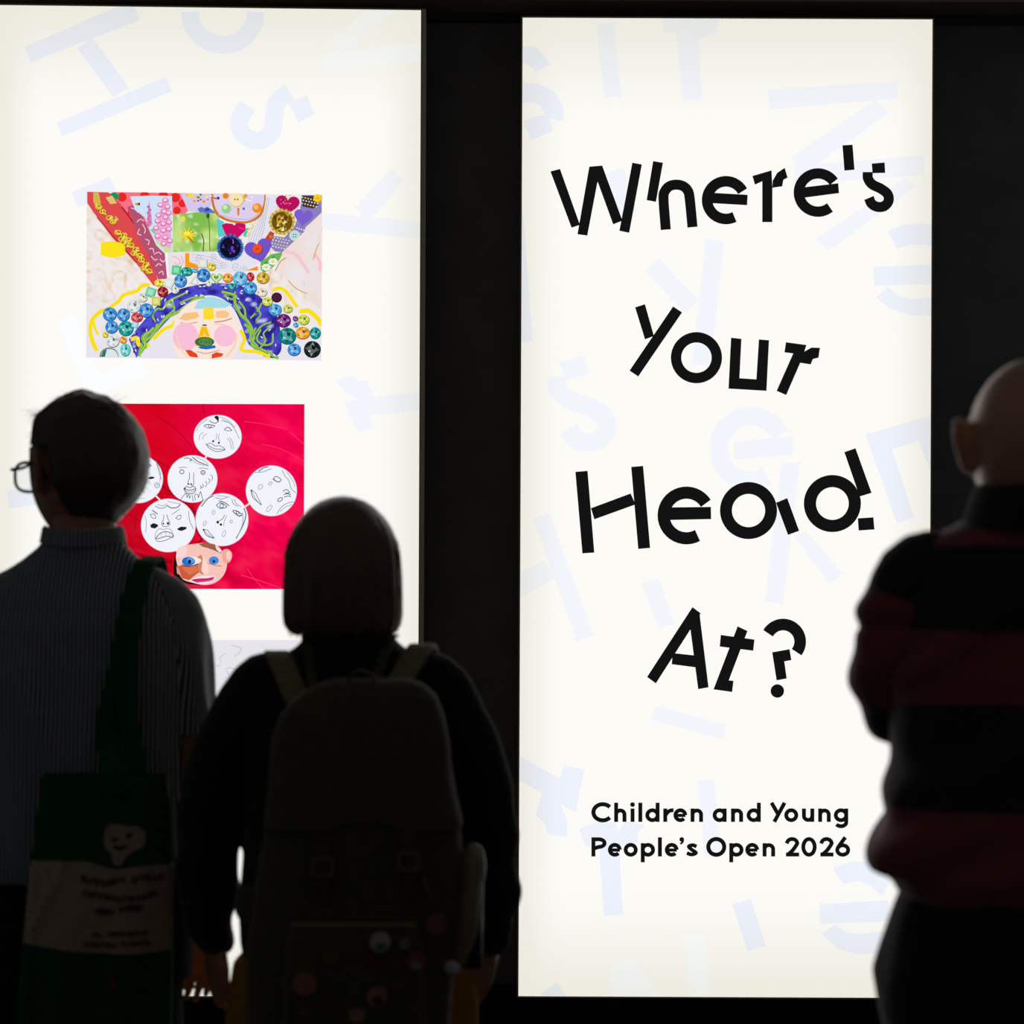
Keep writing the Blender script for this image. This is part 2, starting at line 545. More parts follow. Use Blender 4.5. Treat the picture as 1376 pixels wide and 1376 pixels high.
def glyph(ch, x0, x1, b):
    xh, cap = 62, 89
    h = CW / 2
    l, r = x0 + h, x1 - h
    cx, cy = (x0 + x1) / 2, b - xh / 2
    rx, ry = (x1 - x0) / 2 - h, xh / 2 - h + 1
    ring = lambda: ('s', disc(cx, cy, rx, ry, 30), CW, 1)
    st = lambda x, ya, yb: ('s', [(x, ya), (x, yb)], CW)
    arch = lambda top: ('s', [(l, b - xh * .45)] + arc(cx, b - xh + h + rx * .95, rx, rx * .95, 178, 0, 14) + [(r, b)], CW)
    G = {
        'C': lambda: [('s', arc(l + 43, b - cap / 2, 43, cap / 2 - h + 2, 40, 320, 26), CW + 1)],
        'O': lambda: [('s', disc(cx, b - cap / 2, rx, cap / 2 - h + 1, 40), CW + 1, 1)],
        'h': lambda: [st(l, b, b - cap), arch(0)],
        'n': lambda: [st(l, b, b - xh), arch(0)],
        'i': lambda: [st(cx, b, b - xh), ('p', disc(cx, b - cap + 9, 11))],
        'l': lambda: [st(cx, b, b - cap)],
        'a': lambda: [ring(), st(r, b, b - xh)],
        'd': lambda: [ring(), st(r, b, b - cap)],
        'p': lambda: [ring(), st(l, b + 27, b - xh)],
        'r': lambda: [st(l, b, b - xh), ('s', arc(l + 34, b - xh + 38, 32, 30, 165, 82, 8), CW)],
        'e': lambda: [('s', [(l, cy + 1), (r + 1, cy + 1)], CW * .82), ('s', arc(cx, cy, rx, ry, 0, 318, 28), CW)],
        'u': lambda: [st(r, b, b - xh), ('s', [(l, b - xh)] + arc(cx, b - h - rx * .95, rx, rx * .95, 180, 355, 14), CW)],
        'g': lambda: [ring(), ('s', [(r, b - xh), (r, b + 2)] + arc(cx, b + 2, rx, 18, 0, -150, 12), CW)],
        'Y': lambda: [('s', [(x0 + 9, b - cap), (cx - 1, b - 38)], CW), ('s', [(x1 - 9, b - cap), (x0 + 22, b)], CW)],
        'P': lambda: [st(l, b, b - cap), ('s', [(l, b - cap + h)] + arc(x1 - 27 - h, b - cap + 27, 27, 27 - h, 90, -90, 14) + [(l, b - 54 + h + 8)], CW)],
        's': lambda: [('s', smooth_line([(x1 - 6, b - 46), (cx + 3, b - xh + h), (x0 + 13, b - 46), (cx, b - 31), (x1 - 9, b - 17), (cx - 2, b - h), (x0 + 4, b - 16)]), CW * .95)],
        '’': lambda: [('p', disc(cx, b - cap + 10, 11)), ('s', smooth_line([(cx + 6, b - cap + 10), (cx + 4, b - cap + 22), (cx - 7, b - cap + 31)]), 9)],
        '2': lambda: [('s', smooth_line([(x0 + 7, b - 60)] + arc(cx, b - cap + 27, 23, 27 - h + 1, 165, -15, 8) + [(cx + 2, b - 28), (x0 + 13, b - h)]), CW),
                      ('s', [(x0 + 4, b - h), (x1, b - h)], CW)],
        '0': lambda: [('s', disc(cx, b - cap / 2, rx, cap / 2 - h + 1, 36), CW, 1)],
        '6': lambda: [('s', disc(cx, b - 30, rx, 30 - h + 1, 30), CW, 1), ('s', [(x0 + 12, b - 42), (cx + 12, b - cap)], CW)],
    }
    return G[ch]()


LINE1 = [('C', 85, 177), ('h', 190, 247), ('i', 265, 285), ('l', 302, 320), ('d', 334, 400), ('r', 417, 462), ('e', 464, 528), ('n', 543, 601),
         ('a', 645, 710), ('n', 730, 786), ('d', 802, 868), ('Y', 908, 987), ('o', 976, 1041), ('u', 1058, 1115), ('n', 1133, 1191), ('g', 1205, 1272)]
LINE2 = [('P', 85, 155), ('e', 161, 225), ('o', 234, 299), ('p', 313, 379), ('l', 392, 411), ('e', 424, 488), ('’', 492, 513), ('s', 522, 577),
         ('O', 616, 708), ('p', 722, 788), ('e', 796, 860), ('n', 876, 934), ('2', 980, 1045), ('0', 1055, 1126), ('2', 1139, 1204), ('6', 1212, 1281)]
for ln, b in ((LINE1, 187), (LINE2, 347)):
    for ch, x0, x1 in ln:
        parts = [('s', disc((x0 + x1) / 2, b - 31, (x1 - x0) / 2 - CW / 2, 31 - CW / 2 + 1, 30), CW, 1)] if ch == 'o' else glyph(ch, x0, x1, b)
        letter(z3, parts, 'caption_letter')

# ------------------------------------------------------------------ noise for painted textures
_PERM = np.random.RandomState(3).rand(64, 64, 64)


def vnoise(p, sc):
    """Value noise in 3-D, p is (n,3)."""
    q = np.asarray(p, float) * sc
    i = np.floor(q).astype(int)
    f = q - i
    f = f * f * (3 - 2 * f)
    out = 0
    for dx in (0, 1):
        for dy in (0, 1):
            for dz in (0, 1):
                wgt = (f[:, 0] if dx else 1 - f[:, 0]) * (f[:, 1] if dy else 1 - f[:, 1]) * (f[:, 2] if dz else 1 - f[:, 2])
                out = out + wgt * _PERM[(i[:, 0] + dx) % 64, (i[:, 1] + dy) % 64, (i[:, 2] + dz) % 64]
    return out * 2 - 1


def grid_print(z, quad, nx, ny, fn):
    """A quad (crop coordinates TL,TR,BR,BL) as a fine grid with a colour per vertex from fn(x, y arrays in crop coordinates)."""
    tl, tr, br, bl = [np.array(q, float) for q in quad]
    U, Vv = np.meshgrid(np.linspace(0, 1, nx), np.linspace(0, 1, ny))
    U, Vv = U.ravel()[:, None], Vv.ravel()[:, None]
    X = (tl * (1 - U) + tr * U) * (1 - Vv) + (bl * (1 - U) + br * U) * Vv
    colr = fn(X[:, 0], X[:, 1])
    F = [(j * nx + i, (j + 1) * nx + i, (j + 1) * nx + i + 1, j * nx + i + 1) for j in range(ny - 1) for i in range(nx - 1)]
    return z([tuple(q) for q in X]), F, [tuple(q) for q in colr]


def lerp(a, b, t):
    return np.array(a)[None, :] * (1 - t[:, None]) + np.array(b)[None, :] * t[:, None]


def SH(z, pts, c_):
    return (z(pts), lin(c_))


def ST(z, pts, wd, c_, sm=True, closed=False):
    v, f = ribbon_vf(z, smooth_line(pts, 5) if sm and len(pts) > 2 else pts, wd, closed)
    return (v, f, lin(c_))


# ================================================================== the gem collage
zc = Zf(LP, 100, 240, 3.931)
QUAD = [(65, 68), (1310, 85), (1305, 962), (62, 945)]


def paper(x, y):
    P3 = np.stack([x, y, x * 0], 1)
    n1 = vnoise(P3, 0.011)
    n2 = vnoise(P3 + 9, 0.05)
    n3 = np.abs(vnoise(P3 + 40, 0.018))
    base = lerp(lin((241, 234, 232)), lin((232, 228, 238)), np.clip((y - 600) / 300 + n1 * .2, 0, 1))
    tan = np.clip(0.55 * np.clip(n2, 0, 1) + np.clip(0.12 - n3, 0, .12) * 6, 0, 1) * np.clip((760 - y) / 200, 0.05, 1)
    tan = tan * ((x < 460) | (x > 1030))
    return base * (1 - tan[:, None] * .8) + np.array(lin((226, 186, 130)))[None] * tan[:, None] * .8


collage = prt(LP, 'collage_print', [grid_print(zc, QUAD, 110, 78, paper)], depth=LP.layer())
collage['label'] = 'colourful printed collage of a crowned face with gems and buttons'


QUV = zc(QUAD)


def clip_quad(poly):
    for i in range(4):
        a, b = QUV[i], QUV[(i + 1) % 4]
        sd = lambda q: (b[0] - a[0]) * (q[1] - a[1]) - (b[1] - a[1]) * (q[0] - a[0])
        out = []
        for j in range(len(poly)):
            p_, q_ = poly[j], poly[(j + 1) % len(poly)]
            sp_, sq_ = sd(p_), sd(q_)
            if sp_ <= 0:
                out.append(p_)
            if (sp_ <= 0) != (sq_ <= 0):
                t = sp_ / (sp_ - sq_)
                out.append((p_[0] + t * (q_[0] - p_[0]), p_[1] + t * (q_[1] - p_[1])))
        poly = out
        if len(poly) < 3:
            return []
    return poly


def inside(q):
    for i in range(4):
        a, b = QUV[i], QUV[(i + 1) % 4]
        if (b[0] - a[0]) * (q[1] - a[1]) - (b[1] - a[1]) * (q[0] - a[0]) > 0:
            return False
    return True


def cp(name, shapes, label=None):
    new = []
    for s in shapes:
        if len(s) == 2:
            q = clip_quad(list(s[0]))
            if len(q) > 2:
                new.append((q, s[1]))
        elif len(s[1]) < 400:
            V2, F2, C2 = [], [], []
            for fc in s[1]:
                q = clip_quad([s[0][i] for i in fc]) if not all(inside(s[0][i]) for i in fc) else [s[0][i] for i in fc]
                if len(q) > 2:
                    n_ = len(V2)
                    V2 += q
                    F2.append(tuple(range(n_, n_ + len(q))))
                    C2 += [s[2]] * len(q)
            if V2 and not hasattr(s[2][0], '__len__'):
                new.append((V2, F2, C2))
            elif V2:
                new.append(s)
        else:
            new.append(s)
    shapes = new
    return prt(LP, name, shapes, parent=collage, label=label)


# paper and fabric scraps
cp('pink_spotted_paper', [SH(zc, [(200, 71), (600, 78), (600, 172), (578, 190), (520, 192), (440, 300), (405, 400), (330, 290), (262, 165), (212, 112)], (250, 112, 134))]
   + [SH(zc, disc(x, y, r), (232, 38, 34)) for x, y, r in ((252, 98, 24), (372, 92, 25), (470, 94, 27), (534, 100, 25), (571, 131, 21), (542, 168, 20),
                                                          (296, 180, 15), (296, 246, 20), (345, 262, 16), (360, 330, 14))])
cp('green_leaf', [SH(zc, [(185, 80), (215, 72), (238, 90), (230, 112), (205, 108)], (20, 150, 90))])
cp('lilac_paper', [SH(zc, [(560, 79), (732, 82), (722, 150), (645, 178), (602, 172)], (215, 200, 234))])
cp('red_ribbon', [SH(zc, [(68, 70), (180, 73), (235, 125), (300, 205), (370, 330), (410, 430), (448, 562), (418, 565), (330, 452), (200, 312), (120, 205), (68, 130)], (222, 74, 78))]
   + [SH(zc, [(100, 72), (128, 74), (140, 130), (118, 160), (100, 120)], (208, 186, 90)), SH(zc, [(165, 100), (200, 90), (225, 130), (190, 135)], (222, 196, 112)),
      SH(zc, [(215, 195), (235, 215), (215, 235)], (205, 180, 90)), SH(zc, [(180, 205), (215, 225), (190, 235)], (160, 120, 50)),
      ST(zc, [(250, 150), (310, 230), (360, 320), (420, 470)], 7, (150, 30, 45)), ST(zc, [(120, 205), (210, 310), (330, 445)], 6, (190, 40, 60))])
gold = []
for i, (x, y) in enumerate([(128, 150), (150, 175), (185, 208), (205, 228), (230, 285), (262, 300), (250, 320), (285, 325), (300, 352), (325, 375), (315, 395), (345, 408),
                            (355, 430), (378, 455), (365, 475), (395, 490), (280, 350), (260, 340)]):
    a = i * 1.7
    gold.append(ST(zc, disc(x + 2, y + 3, 15, 11, 10, a), 9, (120, 84, 14), False, True))
    gold.append(ST(zc, disc(x, y, 15, 11, 10, a), 7, (226, 188, 44), False, True))
    gold.append(ST(zc, [(x - 16 * math.cos(a), y - 12), (x, y + 4), (x + 20, y + 16 * math.sin(a))], 5, (246, 222, 96)))
gold.append(ST(zc, [(105, 78), (125, 120), (140, 150)], 9, (214, 180, 60)))
cp('gold_braid', gold)
cp('maroon_scroll_paper', [SH(zc, [(280, 152), (312, 140), (352, 182), (402, 292), (482, 402), (497, 530), (442, 532), (392, 402), (334, 304), (312, 232)], (180, 82, 116))]
   + [ST(zc, q, 5, (232, 200, 215)) for q in ([(300, 155), (325, 165), (335, 180)], [(330, 230), (350, 215), (368, 225)], [(345, 265), (335, 290), (355, 300)],
                                             [(360, 240), (375, 270), (370, 290)], [(375, 320), (395, 330), (390, 352)], [(395, 372), (415, 370), (420, 392)],
                                             [(405, 410), (425, 430), (440, 425)], [(430, 465), (445, 450), (462, 460)], [(445, 500), (465, 490), (470, 510)],
                                             [(420, 400), (445, 390), (460, 402)], [(452, 425), (468, 440), (480, 430)])])
fox = [SH(zc, [(295, 95), (380, 91), (516, 92), (522, 388), (494, 402), (470, 390), (432, 352), (402, 285), (372, 205), (322, 168)], (205, 228, 246)),
       SH(zc, [(395, 118), (403, 160), (412, 240), (398, 258), (383, 235), (388, 170)], (216, 140, 190)),
       SH(zc, [(470, 105), (500, 110), (510, 250), (512, 372), (470, 365), (425, 320), (430, 260), (450, 180)], (238, 172, 214)),
       SH(zc, [(400, 270), (425, 262), (430, 300)], (130, 200, 150)), SH(zc, [(430, 340), (470, 370), (480, 392), (520, 385), (450, 330)], (206, 226, 150))]
for x, y in [(480, 115), (455, 140), (492, 150), (475, 175), (498, 182), (445, 195), (482, 205), (440, 225), (470, 240), (500, 232), (432, 262), (470, 275), (500, 268), (440, 305), (480, 312), (505, 330), (472, 345)]:
    fox.append(SH(zc, disc(x, y, 17, 14, 10), (222, 116, 176)))
    fox.append(SH(zc, disc(x, y - 2, 11, 8, 10), (250, 214, 236)))
for k in range(7):
    fox.append(SH(zc, disc(395 + (k % 2) * 8 - 4, 150 + k * 16, 9, 7, 8), (200, 110, 176)))
fox += [SH(zc, disc(335, 135, 14, 8, 10), (190, 160, 40)), SH(zc, disc(343, 135, 5, 8, 8), (40, 36, 40)), SH(zc, disc(330, 122, 8, 8, 8), (226, 232, 240))]
cp('foxglove_paper', fox, 'pale blue torn paper with pink foxgloves')
cp('white_scroll_paper', [SH(zc, [(478, 392), (590, 395), (588, 470), (512, 505), (492, 528), (494, 440)], (232, 226, 230)),
                          ST(zc, [(515, 410), (545, 420), (560, 445), (540, 455), (530, 440)], 7, (240, 186, 204)), ST(zc, [(565, 410), (575, 440), (560, 470)], 7, (240, 186, 204)),
                          SH(zc, [(478, 392), (492, 395), (500, 520), (490, 520)], (244, 246, 248))])


def meadow(x, y):
    P3 = np.stack([x, y, x * 0 + 5], 1)
    n = vnoise(P3, 0.02)
    n2 = vnoise(P3 + 3, 0.045)
    base = lerp(lin((128, 188, 78)), lin((196, 224, 130)), np.clip(.5 + n, 0, 1))
    wt = np.clip((n2 - 0.35) * 3, 0, 1) * .7
    return base * (1 - wt[:, None]) + np.array(lin((238, 246, 226)))[None] * wt[:, None]


cp('meadow_paper', [grid_print(zc, [(522, 192), (765, 165), (766, 386), (520, 390)], 26, 24, meadow),
                    SH(zc, disc(575, 211, 12), (246, 224, 40)),
                    ST(zc, [(708, 200), (714, 270), (716, 380)], 5, (90, 140, 60)), ST(zc, [(672, 290), (684, 330), (680, 388)], 6, (70, 120, 60)),
                    SH(zc, disc(706, 196, 9, 16, 10), (60, 80, 50))])
star = []
for k in range(22):
    a = 2 * math.pi * k / 22
    r = (58 if k % 2 else 30) * (0.8 + 0.3 * math.sin(k * 3.1))
    star.append((600 + r * math.cos(a), 297 + r * 0.8 * math.sin(a)))
cp('yellow_paper_flower', [SH(zc, star, (250, 216, 30)), SH(zc, [(590, 300), (612, 312), (640, 345), (622, 340)], (180, 140, 20)), SH(zc, disc(596, 290, 16, 10, 10), (255, 236, 90))])
cp('cornflower', [SH(zc, [(650, 160), (672, 150), (690, 158), (700, 148), (722, 160), (752, 185), (720, 182), (700, 190), (680, 178), (664, 182)], (92, 120, 200)),
                  SH(zc, disc(702, 165, 14, 8, 10), (60, 70, 150))])
sw = [SH(zc, [(592, 388), (762, 386), (775, 440), (870, 430), (960, 260), (1030, 88), (1082, 88), (1052, 252), (1012, 342), (1002, 422), (932, 482), (832, 502), (700, 482), (602, 470)], (230, 227, 240))]
for k in range(6):
    o = k * 13
    sw.append(ST(zc, [(985 + o * .7, 100), (970 + o * .5, 190 + o), (930 + o, 290), (915 + o, 350)], 2.5, (168, 172, 188)))
for cx, cy, r in ((855, 465, 26), (790, 455, 20), (735, 410, 18), (900, 475, 16), (660, 420, 22)):
    sw.append(ST(zc, [(cx + r * (1 - t / 15) * math.cos(t * .75), cy + r * (1 - t / 15) * math.sin(t * .75)) for t in range(14)], 2.5, (160, 172, 180)))
for k in range(4):
    sw.append(ST(zc, [(620, 400 + k * 16), (700, 412 + k * 16), (780, 440 + k * 12)], 2.5, (172, 180, 190)))
cp('swirl_paper', sw)
# doughnut
donut = [SH(zc, [(722, 82)] + [(x, y) for x, y in smooth_line([(722, 110), (735, 165), (765, 205), (830, 232), (915, 237), (985, 200), (1008, 130), (1012, 86)], 5)], (206, 122, 40)),
         SH(zc, [(734, 83)] + [(x, y) for x, y in smooth_line([(735, 112), (747, 158), (775, 195), (835, 220), (915, 225), (975, 190), (1000, 130), (1004, 86)], 5)], (222, 208, 236)),
         ST(zc, [(760, 190), (840, 212), (930, 214), (975, 185)], 5, (198, 180, 216))]
for x, y, r, c_ in ((803, 160, 26, (148, 208, 140)), (797, 152, 12, (196, 236, 190)), (966, 157, 26, (240, 140, 40)), (960, 150, 13, (255, 190, 110)), (895, 160, 7, (40, 120, 200)),
                    (760, 104, 8, (30, 60, 170)), (905, 92, 10, (240, 150, 60)), (800, 92, 16, (236, 130, 30)), (895, 108, 13, (190, 196, 60)), (940, 100, 6, (240, 240, 250))):
    donut.append(SH(zc, disc(x, y, r, n=16), c_))
donut += [SH(zc, [(860, 155), (873, 156), (871, 195), (862, 196)], (236, 120, 40)), ST(zc, [(900, 110), (940, 120)], 5, (246, 244, 250), False), ST(zc, [(735, 102), (752, 108)], 7, (200, 60, 30), False)]
cp('doughnut', donut, 'lilac iced doughnut cut from paper')
for k, (x, y, r, c_) in enumerate([(615, 88, 16, (250, 220, 40)), (655, 100, 9, (60, 160, 80)), (668, 86, 7, (30, 120, 60)), (685, 122, 9, (246, 140, 30)), (635, 120, 8, (246, 140, 50)),
                                   (668, 112, 7, (220, 60, 120)), (700, 96, 9, (250, 236, 90)), (720, 92, 7, (240, 240, 245)), (640, 96, 8, (250, 200, 40)), (596, 88, 8, (230, 190, 30)),
                                   (655, 118, 6, (40, 80, 170)), (706, 112, 6, (190, 110, 200))]):
    cp('sprinkle', [SH(zc, disc(x, y, r, r * .7, 10, k), c_)])
cp('turquoise_paper', [SH(zc, [(752, 212), (790, 228), (800, 300), (762, 312)], (86, 204, 206))])
cp('turquoise_paper', [SH(zc, [(905, 262), (925, 262), (905, 312), (890, 300)], (70, 200, 200)),
                       ST(zc, [(935, 240), (945, 258), (915, 275), (925, 295), (908, 310)], 6, (240, 200, 50))])


def heart(cx, cy, wd, ht, rot=0.0):
    pts = []
    for t in np.linspace(0, 2 * math.pi, 28, endpoint=False):
        x = 16 * math.sin(t) ** 3 / 32 * wd
        y = -(13 * math.cos(t) - 5 * math.cos(2 * t) - 2 * math.cos(3 * t) - math.cos(4 * t)) / 29 * ht
        pts.append((cx + x * math.cos(rot) - y * math.sin(rot), cy + x * math.sin(rot) + y * math.cos(rot)))
    return pts


def flecks(cx, cy, r, n, cols, s=4):
    out = []
    for _ in range(n):
        a, q = random.random() * 6.28, r * math.sqrt(random.random())
        out.append(SH(zc, disc(cx + q * math.cos(a), cy + q * math.sin(a), s * random.uniform(.5, 1.2), s * random.uniform(.4, 1), 6), random.choice(cols)))
    return out


cp('magenta_heart', [SH(zc, [(778, 246), (800, 236), (840, 240), (870, 234), (905, 242), (905, 275), (860, 320), (846, 330), (800, 300)], (204, 14, 98)),
                     SH(zc, disc(845, 241, 7, 6, 8), (226, 240, 240)), ST(zc, [(870, 260), (895, 268)], 5, (240, 60, 150), False)])
cp('magenta_heart', [SH(zc, heart(1126, 138, 128, 112, 0.1), (184, 16, 92))] + flecks(1122, 118, 34, 16, [(240, 120, 150), (250, 190, 120), (220, 60, 150)]))


def pompom(cx, cy, r, dark, mid, light, glints):
    sp = []
    for k in range(72):
        a = 2 * math.pi * k / 72
        q = r * (1.0 if k % 2 else 0.86) * random.uniform(.96, 1.05)
        sp.append((cx + q * math.cos(a), cy + q * math.sin(a)))
    sh = [SH(zc, sp, mid), SH(zc, disc(cx, cy, r * .76, n=26), dark)]
    for k in range(26):
        a = 2 * math.pi * (k + random.random() * .6) / 26
        q = r * random.uniform(.1, .72)
        x, y = cx + q * math.cos(a), cy + q * math.sin(a)
        s = r * random.uniform(.12, .26)
        b = random.random() * 6.28
        sh.append(SH(zc, [(x + s * math.cos(b), y + s * math.sin(b)), (x + s * .6 * math.cos(b + 1.9), y + s * .6 * math.sin(b + 1.9)), (x + s * .7 * math.cos(b + 3.6), y + s * .7 * math.sin(b + 3.6))],
                     random.choice(glints)))
    for k in range(36):
        a = 2 * math.pi * k / 36
        sh.append(ST(zc, [(cx + r * .78 * math.cos(a), cy + r * .78 * math.sin(a)), (cx + r * 1.0 * math.cos(a), cy + r * 1.0 * math.sin(a))], 2.2, light if k % 2 else dark, False))
    return sh


cp('purple_dotted_fabric', [SH(zc, [(1202, 88), (1306, 90), (1306, 182), (1222, 258), (1192, 350), (1176, 382), (1110, 392), (1060, 386), (1020, 342), (1036, 300), (1110, 312), (1166, 250), (1192, 170)], (140, 126, 192)),
                            SH(zc, [(1200, 92), (1262, 92), (1292, 140), (1262, 160), (1205, 148)], (70, 46, 70))])
for k in range(7):
    for j, (x0, y0, c_) in enumerate(((1205, 100, (226, 240, 70)), (1206, 116, (238, 232, 240)), (1204, 132, (226, 240, 70)), (1040, 308, (220, 238, 70)), (1036, 322, (232, 228, 244)),
                                      (1042, 342, (220, 238, 70)), (1050, 358, (232, 228, 244)), (1180, 285, (220, 238, 70)), (1176, 262, (232, 228, 244)))):
        if j < 3 and k > 5 or j > 6 and k > 3:
            continue
        x, y = x0 + k * 15 + (4 if j % 2 else 0), y0 + k * 3.5
        if j > 6:
            x, y = x0 + k * 12, y0 + k * 4
        cp('fabric_dot', [SH(zc, disc(x, y, 4.2, n=7), c_)])
cp('gold_pompom', pompom(1098, 230, 72, (110, 80, 20), (206, 176, 70), (240, 222, 130), [(246, 230, 150), (200, 160, 40), (70, 50, 20), (255, 250, 220), (170, 130, 30), (226, 190, 60)]))
cp('purple_heart', [SH(zc, heart(1210, 204, 100, 92, 0.12), (122, 94, 204))])
cp('red_ribbon_end', [SH(zc, [(1006, 322), (1035, 278), (1058, 290), (1040, 335), (1010, 342)], (204, 62, 50)), SH(zc, [(1030, 300), (1048, 305), (1035, 320)], (190, 150, 40))])
cp('navy_pompom', pompom(825, 366, 73, (20, 14, 36), (34, 92, 178), (60, 130, 214), [(120, 60, 190), (20, 20, 60), (60, 80, 200), (170, 90, 220), (14, 10, 24), (40, 40, 110), (30, 20, 50)]))
cp('purple_heart', [SH(zc, heart(975, 380, 146, 132, -0.28), (112, 84, 202)), ST(zc, [(930, 405), (950, 425)], 4, (90, 64, 176), False)], 'purple felt heart with a red button')


def button(cx, cy, r, base, edge, holes, n=2, ry=None):
    sh = [SH(zc, disc(cx + 2, cy + 2, r, ry, 24), edge), SH(zc, disc(cx, cy, r * .95, (ry or r) * .95, 24), base)]
    for k in range(n):
        dx, dy = ((-1, 1)[k % 2] * r * .2, 0) if n == 2 else ((-1, 1)[k % 2] * r * .2, (-1, 1)[k // 2] * r * .2)
        sh.append(SH(zc, disc(cx + dx, cy + dy, r * .12, n=8), holes))
    return sh


cp('button', button(857, 112, 38, (249, 228, 176), (206, 170, 110), (110, 84, 40)))
cp('button', button(1285, 105, 22, (250, 206, 20), (200, 150, 10), (120, 90, 20)))
cp('button', button(1165, 303, 30, (192, 218, 218), (120, 140, 150), (90, 110, 120), 4))
cp('button', button(968, 373, 27, (244, 78, 36), (130, 30, 50), (90, 30, 20)))
cp('orange_paper', [SH(zc, [(587, 395), (610, 396), (609, 440), (655, 460), (660, 480), (587, 470)], (254, 156, 12))])
cp('orange_paper', [SH(zc, [(908, 488), (970, 464), (971, 486)], (250, 140, 30))])
cp('yellow_patch', [SH(zc, [(142, 340), (200, 332), (250, 340), (270, 360), (272, 405), (240, 415), (190, 420), (142, 405)], (252, 226, 26))])
cp('daisy_leaf', [SH(zc, [(985, 442), (1040, 402), (1106, 388), (1085, 430), (1040, 480), (1000, 500), (985, 480)], (112, 180, 84)), ST(zc, [(1005, 450), (1060, 410)], 5, (60, 130, 60), False)])
for dx, dy in ((1015, 470), (1050, 440)):
    sh = []
    for k in range(7):
        a = k * 0.9 + dx
        sh.append(SH(zc, disc(dx + 16 * math.cos(a), dy + 13 * math.sin(a), 11, 5, 8), (244, 248, 252)))
    cp('daisy', sh + [SH(zc, disc(dx, dy, 9, 7, 10), (246, 214, 50))])


def crumple(x, y):
    P3 = np.stack([x, y, x * 0 + 2], 1)
    n1 = vnoise(P3, 0.012)
    v = np.abs(vnoise(P3 + 7, 0.011))
    base = lerp(lin((238, 222, 216)), lin((236, 228, 232)), np.clip(.5 + n1, 0, 1))
    gl = np.clip(.035 - v, 0, .035) / .035 * np.clip(vnoise(P3 + 5, .03) + .35, 0, 1)
    return base * (1 - gl[:, None]) + np.array(lin((206, 168, 96)))[None] * gl[:, None]


cp('crumpled_tissue', [grid_print(zc, [(1100, 390), (1306, 200), (1306, 700), (1080, 500)], 40, 44, crumple),
                       SH(zc, [(1306, 182), (1306, 260), (1230, 330), (1195, 340), (1240, 245)], (238, 224, 220)),
                       ST(zc, [(1110, 385), (1165, 400), (1200, 440), (1240, 500)], 20, (246, 200, 212)), ST(zc, [(1268, 400), (1296, 440), (1300, 490)], 18, (248, 196, 210)),
                       ST(zc, [(1062, 490), (1090, 440), (1120, 420)], 6, (206, 160, 80)), ST(zc, [(1262, 430), (1285, 360), (1296, 345)], 5, (206, 170, 80)),
                       ST(zc, [(1130, 540), (1170, 580), (1230, 610)], 6, (214, 180, 100))])


# blue hair with vines
def hairblue(x, y):
    P3 = np.stack([x, y, x * 0 + 8], 1)
    n = vnoise(P3, 0.035)
    n2 = vnoise(P3 + 31, 0.06)
    base = lerp(lin((40, 30, 140)), lin((84, 80, 214)), np.clip(.5 + n, 0, 1))
    wt = np.clip((n2 - .5) * 6, 0, 1) * .8
    return base * (1 - wt[:, None]) + np.array(lin((228, 226, 244)))[None] * wt[:, None]


outer = smooth_line([(290, 850), (345, 780), (425, 690), (480, 625), (560, 585), (700, 556), (850, 560), (950, 605), (1050, 690), (1085, 780), (1095, 900), (1060, 950)], 6)
inner = smooth_line([(330, 948), (380, 880), (440, 810), (500, 745), (560, 690), (625, 645), (710, 618), (790, 640), (850, 700), (890, 790), (925, 880), (1010, 945)], 6)
m_ = len(outer)
rows = 9
VV, CC = [], []
X = np.array([[(1 - t) * np.array(outer[i]) + t * np.array(inner[i]) for i in range(m_)] for t in np.linspace(0, 1, rows)]).reshape(-1, 2)
CC = hairblue(X[:, 0], X[:, 1])
FF = [(j * m_ + i, (j + 1) * m_ + i, (j + 1) * m_ + i + 1, j * m_ + i + 1) for j in range(rows - 1) for i in range(m_ - 1)]
cp('blue_hair', [(zc([tuple(q) for q in X]), FF, [tuple(q) for q in CC])])
YEL = (250, 224, 28)
for q, wd in (([(122, 912), (98, 860), (86, 800), (100, 745), (140, 705), (180, 690)], 16), ([(180, 690), (235, 650), (262, 618), (310, 602), (340, 590), (356, 570), (400, 560)], 14),
              ([(1048, 592), (1090, 580), (1130, 610), (1160, 655), (1180, 680)], 14), ([(1190, 705), (1235, 700), (1270, 725), (1300, 760), (1304, 780)], 18),
              ([(300, 850), (335, 845), (345, 880), (400, 880)], 16), ([(880, 800), (900, 850), (885, 905), (960, 915), (1010, 930), (1030, 950)], 14),
              ([(420, 850), (470, 800), (540, 770), (520, 760)], 14), ([(100, 745), (115, 800), (130, 825)], 10), ([(550, 740), (600, 690), (640, 675)], 14)):
    cp('yellow_line', [ST(zc, q, wd * 1.35, YEL)])
GR = (126, 182, 58)
